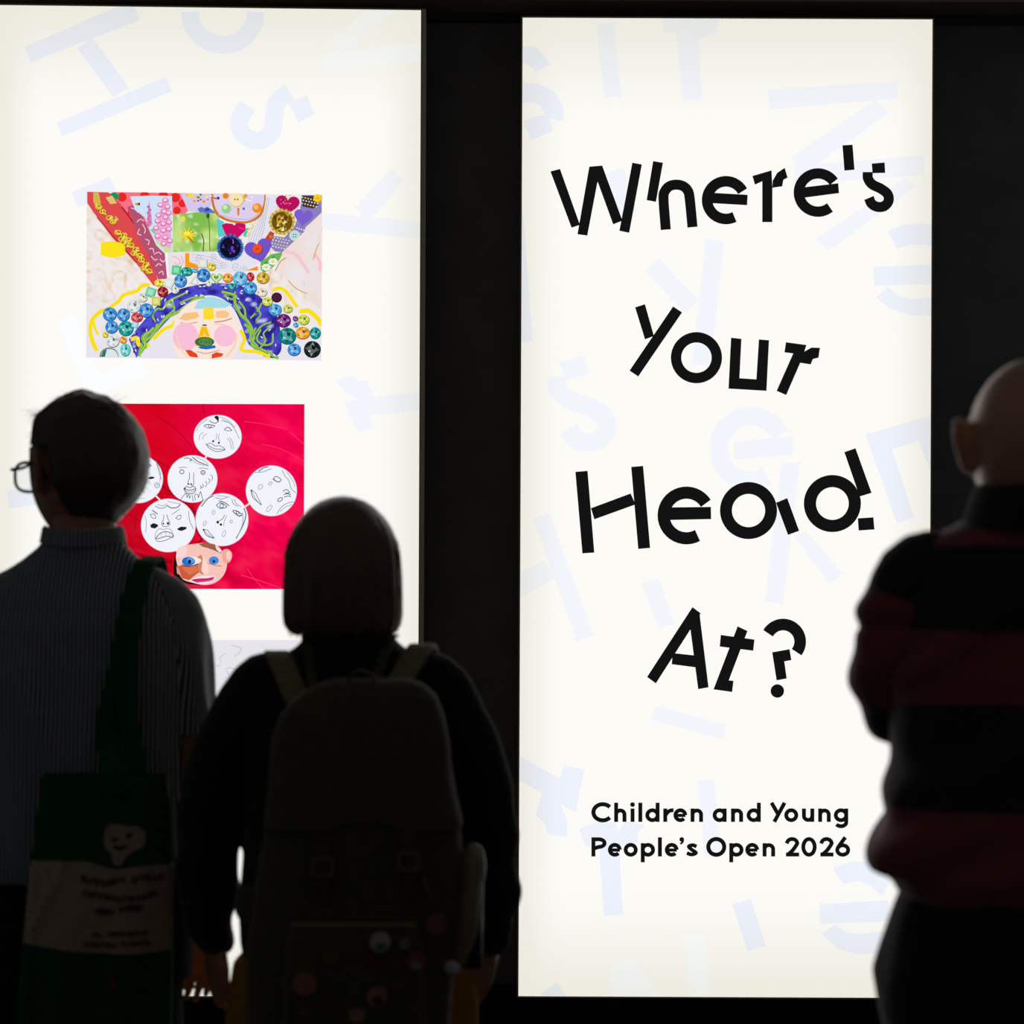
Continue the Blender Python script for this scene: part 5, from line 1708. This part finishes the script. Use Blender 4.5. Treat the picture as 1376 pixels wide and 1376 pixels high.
# the band's writing is too blurred to read: rows of dark letter-like marks where the lines of lettering stand
for (xa, xb_, ya, hh, dip) in ((115, 172, 1172, 9, 6), (182, 224, 1174, 9, -3), (118, 215, 1192, 9, 7), (134, 160, 1216, 9, 1), (166, 196, 1212, 9, -1), (130, 143, 1249, 7, 0), (150, 200, 1247, 7, 0), (118, 162, 1262, 7, 0), (168, 210, 1260, 7, 0)):
    polys, x = [], xa
    while x < xb_ - 3:
        t = (x - xa) / (xb_ - xa)
        y = ya + dip * math.sin(PI * t)
        wd = random.choice((4.5, 5.5, 6.0))
        k = random.randrange(4)
        polys.append([(x, y), (x, y + hh), (x + 1.7, y + hh), (x + 1.7, y)])
        if k in (0, 1):
            polys.append([(x + wd - 1.7, y), (x + wd - 1.7, y + hh), (x + wd, y + hh), (x + wd, y)])
        if k in (0, 2, 3):
            polys.append([(x, y + hh * .42), (x, y + hh * .6), (x + wd, y + hh * .6), (x + wd, y + hh * .42)])
        if k in (1, 2):
            polys.append([(x, y), (x, y + hh * .2), (x + wd, y + hh * .2), (x + wd, y)])
        if k == 3:
            polys.append([(x, y + hh * .8), (x, y + hh), (x + wd, y + hh), (x + wd, y + hh * .8)])
        x += wd + 1.4
    on_bag('printed_lettering', [[(a, b) for a, b in q[::-1]] for q in polys], TK, .0034)['kind'] = 'stuff'
on_bag('printed_spot', [disc(157, 1318, 6, 11, 12)], pmat('brown_print', (120, 70, 40), .9, .1), .002)


def strap(parent, name, pts, wd, th, mat, wdir=(1, 0, 0)):
    """flat webbing along a path, width along wdir"""
    p = np.array(smooth_line(pts, 6))
    tg = np.gradient(p, axis=0)
    tg /= np.linalg.norm(tg, axis=1)[:, None]
    wv = np.array(wdir, float)
    V, F = [], []
    for k in range(len(p)):
        a = wv - tg[k] * wv.dot(tg[k])
        a /= np.linalg.norm(a) + 1e-9
        b = np.cross(tg[k], a)
        for sa, sb in ((-1, -1), (1, -1), (1, 1), (-1, 1)):
            V.append(tuple(p[k] + a * sa * wd / 2 + b * sb * th / 2))
    for k in range(len(p) - 1):
        for i in range(4):
            j = (i + 1) % 4
            F.append((k * 4 + i, k * 4 + j, (k + 1) * 4 + j, (k + 1) * 4 + i))
    F.append((3, 2, 1, 0))
    m_ = (len(p) - 1) * 4
    F.append((m_, m_ + 1, m_ + 2, m_ + 3))
    return mesh(name, V, F, mat, parent)


ox, oy = x1.x - xb.x, x1.y - xb.y          # man's origin in bag coordinates
S_ = lambda x, y, z: (ox + x, oy + y, z)
strap(BAG, 'strap', [S_(.160, .10, 1.30), S_(.138, .112, 1.40), S_(.126, .06, 1.515), S_(.124, .0, 1.524), S_(.122, -.06, 1.510), S_(.112, -.125, 1.43), S_(.100, -.150, 1.33), S_(.078, -.153, 1.22), (bx(158), -.006, bz(1046)), (bx(156), -.030, bz(1064))], .042, .003, TG)
strap(BAG, 'strap', [S_(.160, .115, 1.30), S_(.138, .125, 1.40), S_(.126, .07, 1.519), S_(.125, .0, 1.528), S_(.124, -.07, 1.514), S_(.118, -.135, 1.42), S_(.112, -.158, 1.30), (bx(182), .014, bz(1046)), (bx(184), .016, bz(1070))], .036, .003, TG)

# ------------------------------------------------------------------ woman with the backpack
D2 = 3.44
x2 = P(470, 688, D2)
WOM = empty('person', (x2.x, x2.y, 0), 'woman with brown bob haircut in black jumper wearing a large backpack', 'person', 'visitors looking at the lightboxes')
SKIN2 = skin_mat('skin_fair', (222, 170, 146))
HAIR2 = hair_mat('hair_light_brown', (112, 80, 52), 0.38)
JUMP = pmat('black_knit', (20, 20, 21), 0.9, 0.25, 0.15, 120, 0.15, sheen=0.3)
MUST = pmat('mustard_corduroy', (190, 130, 40), 0.85, 0.2, 0.35, 1.0, 0.5, (300, 300, 4))
HM2 = headmat((-.013, .010, 1.518), 1.0, math.radians(4), math.radians(-2))
body = [xform(q, HM2) for q in [grid_vf(head_surface())] + ear(1) + ear(-1)]
body += [tube([(0, -.005, 1.33), (-.004, -.004, 1.39), (-.010, .004, 1.46), (-.012, .006, 1.50)], [(.056, .054), (.051, .051), (.049, .052), (.046, .05)], 22)]
body += [loft([(.80, 0, 0, .165, .11), (.95, 0, 0, .15, .10), (1.1, 0, 0, .15, .10), (1.22, 0, 0, .16, .10), (1.29, 0, 0, .15, .085), (1.335, 0, 0, .10, .065), (1.37, 0, 0, .052, .05)])]
ARMS2 = {1: [(.150, 0, 1.31), (.200, 0, 1.21), (.228, 0, 1.12), (.242, .005, 1.02), (.246, .015, .94), (.243, .015, .885)],
         -1: [(-.150, 0, 1.31), (-.200, 0, 1.21), (-.232, 0, 1.12), (-.249, .005, 1.02), (-.250, .03, .93), (-.243, .05, .862)]}
for s in (-1, 1):
    body += [tube(ARMS2[s], [.042, .038, .034, .031, .027, .021], 16)]
body += hand((.243, .012, .878), (-.18, .06, -1), (.7, -.7, -.1), -1, 0.40, sz=.92)
body += hand((-.238, .045, .858), (.04, .10, -1), (-.75, -.66, 0), 1, 0.30, .4, sz=.86)
for s in (-1, 1):
    body += leg_pieces(s * .09, .80, .46, .085, .09)
remesh('body', body, 0.0038, 3, None, SKIN2, WOM)
eyes(WOM, HM2)
# bob: a thick curtain of hair open over the face
prof = [(1.6465, .004), (1.6445, .020), (1.638, .039), (1.627, .056), (1.611, .0715), (1.592, .0840), (1.566, .0945), (1.540, .099), (1.505, .1015), (1.470, .1025), (1.438, .1025), (1.420, .1000), (1.410, .0930), (1.407, .082)]
pz = np.array([q[0] for q in prof])
pr = np.array([q[1] for q in prof])
tt = np.linspace(0, 1, len(prof))
t2 = np.linspace(0, 1, 46)
pz, pr = np.interp(t2, tt, pz), np.interp(t2, tt, pr)
NA = 150
V, F = [], []
lay = []
for inner in (0, 1):
    for k in range(len(pz)):
        z = pz[k]
        op = 0.0 if z > 1.600 else min(1.0, (1.600 - z) / .03)       # face opening
        a_max = PI * (1 - .30 * op)
        for i in range(NA):
            a = -a_max + 2 * a_max * i / (NA - 1)                    # 0 = back of the head
            ry = pr[k] * (1.12 if z > 1.52 else 1.12 - .20 * (1.52 - z) / .11 * max(0, math.cos(a)))
            r_ = 1 - (0.012 / max(.03, pr[k])) * inner * (1 if pr[k] > .03 else .6)
            gro = 1 + (0.018 * _PERM[int((a + 4) * 9) % 64, 5, 7] + 0.012 * math.sin(a * 41 + 2 * math.sin(a * 9)) + .010 * math.sin(a * 97)) * min(1, (1.64 - z) / .06) * (1 - inner) - .006
            wob = .003 * math.sin(a * 13) * max(0, (1.44 - z) / .03)
            x = math.sin(a) * pr[k] * r_ * gro
            y = -math.cos(a) * ry * r_ * gro + .010
            V.append((-.013 + x, y, z + (wob if not inner else 0) - .004 * (1 - op) * 0))
    lay.append(len(V))
n0 = len(pz) * NA
for k in range(len(pz) - 1):
    for i in range(NA - 1):
        F.append((k * NA + i, k * NA + i + 1, (k + 1) * NA + i + 1, (k + 1) * NA + i))
        F.append((n0 + k * NA + i, n0 + (k + 1) * NA + i, n0 + (k + 1) * NA + i + 1, n0 + k * NA + i + 1))
    for i in (0, NA - 1):
        F.append((k * NA + i, (k + 1) * NA + i, n0 + (k + 1) * NA + i, n0 + k * NA + i))
for i in range(NA - 1):
    k = len(pz) - 1
    F.append((k * NA + i, k * NA + i + 1, n0 + k * NA + i + 1, n0 + k * NA + i))
hb = mesh('hair', V, F, HAIR2, WOM, smooth=True)
R_, D_, L_ = [], [], []
for _ in range(420):
    a = RNG.uniform(-PI * .68, PI * .68)
    k = RNG.randint(8, len(pz) - 2)
    R_.append((-.013 + math.sin(a) * pr[k] * .995, -math.cos(a) * pr[k] * 1.10 + .01, pz[k]))
    D_.append((math.sin(a) * .12 + RNG.randn() * .05, -math.cos(a) * .12 + RNG.randn() * .05, -1))
    L_.append(RNG.uniform(.03, .06) if pz[k] > 1.48 else RNG.uniform(.004, .012))
sv, sf = strands(R_, D_, L_, .3, .0007, 4, .0012)
mesh('loose_strands', sv, sf, HAIR2, hb, smooth=True)['kind'] = 'stuff'

TOR2 = [(.845, 0, 0, .180, .135), (.87, 0, 0, .184, .138), (.95, 0, 0, .184, .132), (1.08, 0, 0, .180, .125), (1.20, 0, 0, .186, .122), (1.28, 0, 0, .186, .112), (1.325, 0, 0, .168, .098), (1.352, 0, 0, .145, .086),
        (1.372, 0, 0, .112, .074), (1.388, 0, -.002, .090, .068), (1.405, 0, -.003, .080, .064), (1.425, -.004, -.002, .072, .062), (1.440, -.006, 0, .064, .058)]
jp = [loft(TOR2, 44)]
for s in (-1, 1):
    jp += [tube([(s * .120, 0, 1.318)] + ARMS2[s][0:], [.052, .062, .066, .060, .054, .052, .034 if s < 0 else .042], 20)]
ju = remesh('jumper', jp, 0.0065, 5, wrinkle(.0045, 9, (1, 1, 1), 8, lambda co: .005 * np.sin(co[:, 2] * 60 + co[:, 0] * 25) * (np.abs(co[:, 0]) > .20) * np.clip((1.15 - co[:, 2]) / .1, 0, 1)), JUMP, WOM)
for s in (-1, 1):
    e = ARMS2[s][-1]
    mesh('cuff', *tube([(e[0] + s * .003, e[1] - .006, e[2] + .022), (e[0], e[1], e[2] + .004), (e[0] - s * .002, e[1] + .003, e[2] - .006)], [.036, .035, .032] if s < 0 else [.044, .043, .040], 22, ends=False), JUMP, ju, smooth=True)
sk = [loft([(.70, .008, 0, .222, .155), (.78, .010, 0, .220, .152), (.835, .008, 0, .208, .145), (.852, .004, 0, .184, .138), (.92, 0, 0, .168, .122)], 40)]
for s in (-1, 1):
    sk += [tube([(s * .10, 0, .76), (s * .125, .005, .58), (s * .13, .01, .42), (s * .13, .0, .24), (s * .13, -.005, .10)], [.112, .108, .104, .100, .098], 22)]
remesh('trousers', sk, 0.008, 4, wrinkle(.006, 8, (1.2, 1.2, .6), 9), MUST, WOM)
for s in (-1, 1):
    shoe(WOM, s * .115, -.01, SHOEM)

# ------------------------------------------------------------------ backpack
DP = 3.20
KP = DP / FPX
xp = P(486, 688, DP)
PACK = empty('backpack', (xp.x, xp.y, 0), 'large dark olive backpack covered in badges on the back of the woman with the bob', 'backpack')
OLV = pmat('olive_canvas', (84, 80, 52), 0.85, 0.25, 0.2, 70, 0.15, sheen=0.3)
OLK = pmat('khaki_canvas', (150, 140, 104), 0.85, 0.25, 0.2, 70, 0.15, sheen=0.3)
LEA = pmat('brown_leather', (84, 56, 40), 0.5, 0.4, 0.25, 40)
BRS = pmat('dark_metal_buckle', (120, 110, 100), 0.35, 0.5, metal=0.9)
kx = lambda px: (px - 486) * KP
kz = lambda py: 1.62 - (py - 688) * KP + .0006


def pack_ring(py, xl, xr, ry, cy=0.0):
    return (kz(py), kx((xl + xr) / 2), cy, (xr - xl) / 2 * KP, ry)


mainr = [pack_ring(1470, 345, 596, .070), pack_ring(1440, 338, 604, .085), pack_ring(1360, 334, 610, .095), pack_ring(1274, 336, 617, .098), pack_ring(1204, 343, 624, .096), pack_ring(1155, 351, 624, .094), pack_ring(1106, 360, 620, .090), pack_ring(1065, 367, 611, .086),
         pack_ring(1030, 369, 605, .082), pack_ring(992, 371, 601, .076), pack_ring(961, 383, 594, .066), pack_ring(938, 404, 582, .052), pack_ring(922, 432, 562, .034)]
remesh('main_body', [loft(mainr, 48, 2.9)], 0.0065, 5, wrinkle(.0035, 10, (1, 1, .8), 12), OLV, PACK)
lidr = [pack_ring(1126, 356, 624, .098, -.004), pack_ring(1100, 358, 623, .098, -.004), pack_ring(1065, 363, 614, .094, -.003), pack_ring(1030, 366, 608, .090, -.002), pack_ring(992, 368, 604, .083), pack_ring(961, 380, 597, .073), pack_ring(936, 402, 586, .058), pack_ring(920, 428, 568, .042), pack_ring(912, 452, 545, .022)]


def lid_cut(co):
    x, y, z = co.T
    low = kz(1108) - .030 * np.clip(np.abs(np.abs(x - kx(500)) - .060) < .03, 0, 1) * 0 - .022 * np.cos((x - kx(500)) / .12 * PI * .5) ** 2
    edge = kz(1112) + .022 * np.exp(-((x - kx(500)) / .045) ** 2)
    return z > edge


lid = remesh('lid', [loft(lidr, 48, 2.9)], 0.006, 4, wrinkle(.003, 9, (1.4, 1.4, .6), 15, lambda co: -.004 * np.exp(-((co[:, 0] - kx(500)) / .05) ** 2) * (co[:, 1] < 0)), OLV, PACK, cut=lid_cut)


def plate(name, pts, y0, th, mat, parent=PACK, label=None):
    """a flat piece on the pack's back: outline in photograph pixels, thickness th towards the camera"""
    n = len(pts)
    V = [(kx(a), y0, kz(b)) for a, b in pts] + [(kx(a), y0 - th, kz(b)) for a, b in pts]
    F = [tuple(range(n)), tuple(range(2 * n - 1, n - 1, -1))] + [(i, i + n, (i + 1) % n + n, (i + 1) % n) for i in range(n)]
    o = mesh(name, V, F, mat, parent)
    import bmesh
    bm = bmesh.new(); bm.from_mesh(o.data)
    bmesh.ops.recalc_face_normals(bm, faces=bm.faces)
    bm.to_mesh(o.data); bm.free()
    if label:
        o['label'] = label
    return o


for cx, top in ((444, 1108), (556, 1100)):
    ls = strap(PACK, 'leather_strap', [(kx(cx - 2), -.104, kz(top)), (kx(cx), -.107, kz(top + 30)), (kx(cx + 1), -.105, kz(top + 60)), (kx(cx + 2), -.101, kz(top + 92))], .026, .004, LEA)
    by = top + 42
    bk = plate('buckle', [(cx - 15, by - 13), (cx + 15, by - 13), (cx + 15, by + 13), (cx - 15, by + 13), (cx - 15, by - 12.9), (cx - 10, by - 8), (cx - 10, by + 8), (cx + 10, by + 8), (cx + 10, by - 8), (cx - 10, by - 8.1)], -.108, .004, BRS, ls)
# front pocket
pk = [pack_ring(1440, 410, 562, .030, -.088), pack_ring(1380, 392, 580, .040, -.090), pack_ring(1300, 392, 580, .042, -.090), pack_ring(1245, 398, 574, .036, -.088), pack_ring(1226, 404, 568, .026, -.086)]
remesh('front_pocket', [loft(pk, 40, 3.2)], 0.006, 4, wrinkle(.003, 10, (1, 1, 1), 18), OLV, PACK)
strap(PACK, 'pocket_seam', [(kx(404), -.112, kz(1224)), (kx(440), -.120, kz(1223)), (kx(486), -.122, kz(1223)), (kx(530), -.120, kz(1223)), (kx(566), -.112, kz(1224))], .006, .003, OLK, (0, 0, 1))
# side pocket with bottle
sp_ = [tube([(kx(622), .0, kz(1280)), (kx(627), .0, kz(1250)), (kx(632), .0, kz(1215)), (kx(636), .0, kz(1165))], [(.014, .045), (.022, .058), (.022, .060), (.021, .056)], 20, ref=(0, 1, 0))]
remesh('side_pocket', sp_, 0.005, 3, wrinkle(.003, 14, (1, 1, 1), 21), OLK, PACK)
BOT = empty('water_bottle', (xp.x, xp.y, 0), 'black bottle cap poking out of the backpack side pocket', 'bottle')
BTM = pmat('black_bottle_plastic', (24, 24, 26), 0.22, 0.5)
mesh('bottle_body', *tube([(kx(636), .0, kz(1300)), (kx(637), .0, kz(1172))], [.0170, .0180], 22, ends=False), BTM, BOT, smooth=True)
mesh('bottle_cap', *tube([(kx(638), .0, kz(1178)), (kx(639), .0, kz(1160)), (kx(638), .0, kz(1148))], [.0190, .0190, .017], 22), BTM, BOT, smooth=True)
# shoulder straps over the jumper
qx, qy = x2.x - xp.x, x2.y - xp.y
T_ = lambda x, y, z: (qx + x, qy + y, z)
for s in (-1, 1):
    strap(PACK, 'shoulder_strap', [T_(s * .150, .125, 1.08), T_(s * .145, .132, 1.18), T_(s * .138, .112, 1.28), T_(s * .136, .070, 1.350), T_(s * .132, .03, 1.372 + (.008 if s > 0 else -.004)), T_(s * .124, -.02, 1.374 + (.008 if s > 0 else -.004)), T_(s * .108, -.062, 1.355), T_(s * .088, -.100, 1.320), T_(s * .066, -.128, 1.285)], .040, .010, OLK)
    strap(PACK, 'load_strap', [T_(s * .078, .02, 1.402), T_(s * .074, -.02, 1.400), T_(s * .066, -.06, 1.378), T_(s * .056, -.10, 1.340), T_(s * .048, -.13, 1.315)], .016, .004, OLV)
strap(PACK, 'haul_loop', [(kx(470), -.01, kz(922)), (kx(474), -.02, kz(908)), (kx(488), -.024, kz(901)), (kx(502), -.02, kz(908)), (kx(506), -.01, kz(922))], .014, .004, OLV, (0, 1, 0))
hw = [tube([(kx(345), .06, kz(1228)), (kx(328), .075, kz(1231)), (kx(314), .10, kz(1232))], [(.036, .010), (.034, .010), (.030, .009)], 14, ref=(.4, 1, 0)),
      tube([(kx(318), .10, kz(1232)), (kx(322), .20, kz(1232))], [(.026, .006), (.026, .006)], 12, ref=(1, 0, 0))]
remesh('hip_belt', hw, 0.004, 3, None, OLV, PACK)
# badges pinned to the pocket and the pack
BADGE = [(521, 1243, 13, (222, 196, 184), (60, 140, 100)), (424, 1298, 15, (176, 110, 104), None), (517, 1313, 13, (176, 128, 110), (70, 36, 34)), (457, 1262, 12, (110, 84, 30), None), (492, 1337, 10, (190, 130, 110), None),
         (566, 1268, 14, (150, 66, 58), (150, 150, 156)), (545, 1300, 8, (124, 40, 40), None), (552, 1245, 7, (140, 134, 140), None), (488, 1303, 9, (70, 96, 60), None), (510, 1268, 6, (120, 14, 18), None), (592, 1226, 14, (150, 84, 90), None), (425, 1333, 7, (110, 84, 60), None)]
for i, (bx_, by_, r_, c1, c2) in enumerate(BADGE):
    y0 = -.133 if 405 < bx_ < 570 and by_ > 1232 else -.098
    if bx_ == 566: y0 = -.124
    if bx_ == 424: y0 = -.131
    o = plate('badge', disc(bx_, by_, r_, r_ * .96, 20), y0 + .006, .011, pmat('badge_enamel', c1, .35, .5, .15, 60))
    if c2:
        plate('badge_mark', disc(bx_ + 1, by_ + r_ * .35, r_ * .6, r_ * .4, 12), y0 - .005, .0012, pmat('badge_print', c2, .4, .5), o)
bs = mesh('badge', *tube([(kx(611), -.060, kz(1290)), (kx(613), -.062, kz(1290))], [(.013, .013), (.012, .012)], 18, ref=(0, 0, 1)), pmat('badge_pearl', (226, 220, 226), .25, .5), PACK, smooth=True)
bs['label'] = 'pale pearly badge on the side of the pack'
mesh('zip_pull', *tube([(kx(575), -.102, kz(1165)), (kx(580), -.104, kz(1180)), (kx(585), -.102, kz(1193))], [.003, .004, .004], 10), BRS, PACK, smooth=True)

# ------------------------------------------------------------------ bald man in the rugby shirt
D3 = 2.64
K3 = D3 / FPX
x3 = P(1400, 688, D3)
BALD = empty('person', (x3.x, x3.y, 0), 'bald man with folded arms in maroon and black banded shirt', 'person', 'visitors looking at the lightboxes')
SKIN3 = skin_mat('skin_ruddy', (236, 184, 158))
MAR, BLK = (150, 72, 78), (40, 40, 45)
HM3 = headmat((-.014, .010, 1.708), 1.03, math.radians(-6), math.radians(-4))
body = [xform(q, HM3) for q in [grid_vf(head_surface())] + ear(1) + ear(-1)]
body += [tube([(0, -.004, 1.56), (-.004, -.008, 1.61), (-.010, .0, 1.66), (-.013, .004, 1.70)], [(.074, .070), (.069, .068), (.067, .070), (.060, .064)], 24)]
body += [loft([(.90, 0, 0, .17, .12), (1.1, 0, 0, .17, .115), (1.3, 0, 0, .175, .11), (1.46, 0, 0, .175, .10), (1.54, 0, 0, .15, .085), (1.585, 0, 0, .10, .07), (1.62, 0, 0, .06, .06)])]
UPA = {-1: [(-.160, 0, 1.535), (-.190, .02, 1.44), (-.186, .06, 1.385), (-.158, .10, 1.338)], 1: [(.160, 0, 1.535), (.190, .02, 1.44), (.186, .06, 1.385), (.158, .10, 1.338)]}
FOR = {-1: [(-.158, .10, 1.338), (-.07, .175, 1.315), (.00, .195, 1.335), (.06, .190, 1.350)], 1: [(.158, .10, 1.338), (.10, .165, 1.300), (.04, .170, 1.300), (-.010, .168, 1.305)]}
for s in (-1, 1):
    body += [tube(UPA[s] + FOR[s][1:], [.048, .044, .040, .038, .036, .031, .024], 16)]
    w0, w1 = Vector(FOR[s][-2]), Vector(FOR[s][-1])
    body += hand(w1, tuple((w1 - w0).normalized()), (0, 1, .1), s, 0.9)
    body += leg_pieces(s * .105, .95, .53, .095, .095)
remesh('body', body, 0.004, 3, None, SKIN3, BALD)
eyes(BALD, HM3)
T3 = [(1.112, 0, 0, .186, .130), (1.128, 0, 0, .205, .140), (1.148, 0, 0, .224, .150), (1.170, 0, 0, .219, .150), (1.211, 0, 0, .213, .148), (1.25, 0, 0, .207, .144), (1.32, 0, 0, .200, .140), (1.42, 0, 0, .198, .132), (1.50, 0, 0, .196, .118), (1.545, 0, 0, .188, .105),
      (1.575, 0, 0, .170, .096), (1.592, 0, 0, .140, .088), (1.606, 0, 0, .112, .082), (1.622, 0, 0, .090, .078)]


def fold3(co):
    x, y, z = co.T
    sag = .010 * np.sin((z - x * .55) * 75) * np.clip((1.36 - z) / .12, 0, 1) * np.clip((-x - .02) / .12, 0, 1)
    drape = .010 * np.exp(-((z - 1.19 - (x + .2) * .9) / .022) ** 2) * (x < -.02)
    drape2 = .012 * np.exp(-((z - 1.40 - (x + .2) * .75) / .020) ** 2) * (x < -.05) * (y < .02)
    return sag * .6 + drape + drape2


zmin, zmax = 1.10, 1.63
bn = lambda z: (z - zmin) / (zmax - zmin)
SH3 = band_mat('banded_shirt_cloth', [(0, MAR), (bn(1.233), BLK), (bn(1.372), MAR), (bn(1.468), BLK), (bn(1.578), MAR), (bn(1.600), BLK)])
sh3 = remesh('shirt', [loft(T3, 52)], 0.006, 5, wrinkle(.005, 8, (1, 1, 1), 30, fold3), SH3, BALD)
setcoord(sh3, lambda c_: bn(c_[:, 2] + .012 * vnoise(c_, 5) * (c_[:, 2] < 1.45)), 'band')
SL3 = band_mat('banded_sleeve_cloth', [(0, BLK), (0.13, MAR), (0.42, BLK), (0.78, MAR), (0.97, BLK)])
for s in (-1, 1):
    path = [(s * .125, 0, 1.548)] + UPA[s] + FOR[s][1:3]
    sl = remesh('sleeve', [tube(path, [.044, .060, .061, .058, .054, .048, .040], 22)], 0.006, 5,
                wrinkle(.0035, 10, (1, 1, 1), 33, lambda co: .0035 * np.sin(co[:, 2] * 60 + co[:, 0] * s * 50) * np.clip((1.53 - co[:, 2]) / .06, 0, 1) + .004 * np.exp(-((co[:, 2] - 1.490) / .014) ** 2) - .005 * np.exp(-((co[:, 2] - 1.468) / .007) ** 2)), SL3, sh3)

    def along(c_, path=path):
        pp = np.array(path)
        seg_l = np.r_[0, np.cumsum(np.linalg.norm(pp[1:] - pp[:-1], axis=1))]
        best, bt = np.full(len(c_), 9.0), np.zeros(len(c_))
        for a_, b_, l0, l1 in zip(pp[:-1], pp[1:], seg_l[:-1], seg_l[1:]):
            ab = b_ - a_
            t = np.clip(((c_ - a_) @ ab) / ab.dot(ab), 0, 1)
            dd = np.linalg.norm(c_ - (a_ + t[:, None] * ab), axis=1)
            m_ = dd < best
            best[m_], bt[m_] = dd[m_], (l0 + t * (l1 - l0))[m_]
        return bt / seg_l[-1] + .02 * vnoise(c_, 9)
    setcoord(sl, along, 'band')
COLM = pmat('black_rib_collar', (30, 30, 33), 0.85, 0.25, 0.2, 1.0, 0.3, (200, 200, 6), sheen=.3)
ring = []
for k, (dz, gr) in enumerate(((-.012, .16), (.012, .08), (.034, .03), (.048, .015), (.044, .10), (.016, .22), (-.010, .34))):
    for i in range(44):
        a = 2 * PI * i / 44
        fr = max(0, math.sin(a))
        ring.append((-.004 + .080 * math.cos(a) * (1 + gr), -.002 + .080 * math.sin(a) * (1 + gr), 1.612 + dz - .040 * fr))
cf = [(k * 44 + i, k * 44 + (i + 1) % 44, (k + 1) * 44 + (i + 1) % 44, (k + 1) * 44 + i) for k in range(6) for i in range(44)]
mesh('collar', ring, cf, COLM, sh3, smooth=True)
TRM = pmat('black_denim', (24, 25, 28), 0.85, 0.25, 0.2, 90, 0.1, sheen=.3)
tr = [loft([(.86, 0, 0, .195, .145), (.93, 0, 0, .212, .155), (.966, 0, 0, .219, .158), (1.0, 0, 0, .224, .158), (1.035, 0, 0, .214, .150), (1.09, 0, 0, .198, .138), (1.125, 0, 0, .182, .124)], 44)]
for s in (-1, 1):
    tr += [tube([(s * .105, 0, .90), (s * .115, .005, .70), (s * .12, .01, .52), (s * .12, .0, .28), (s * .12, -.005, .075)], [.112, .102, .088, .078, .072], 22)]
remesh('trousers', tr, 0.008, 4, wrinkle(.005, 9, (1, 1, .7), 40), TRM, BALD)
mesh('belt', *tube([(.178 * math.cos(a), .122 * math.sin(a), 1.10) for a in np.linspace(0, 2 * PI, 40)], [(.006, .016)] * 40, 8, ref=(0, 0, 1), ends=False, sub=1), LEA, BALD, smooth=True)
for s in (-1, 1):
    shoe(BALD, s * .11, -.01, SHOEM)
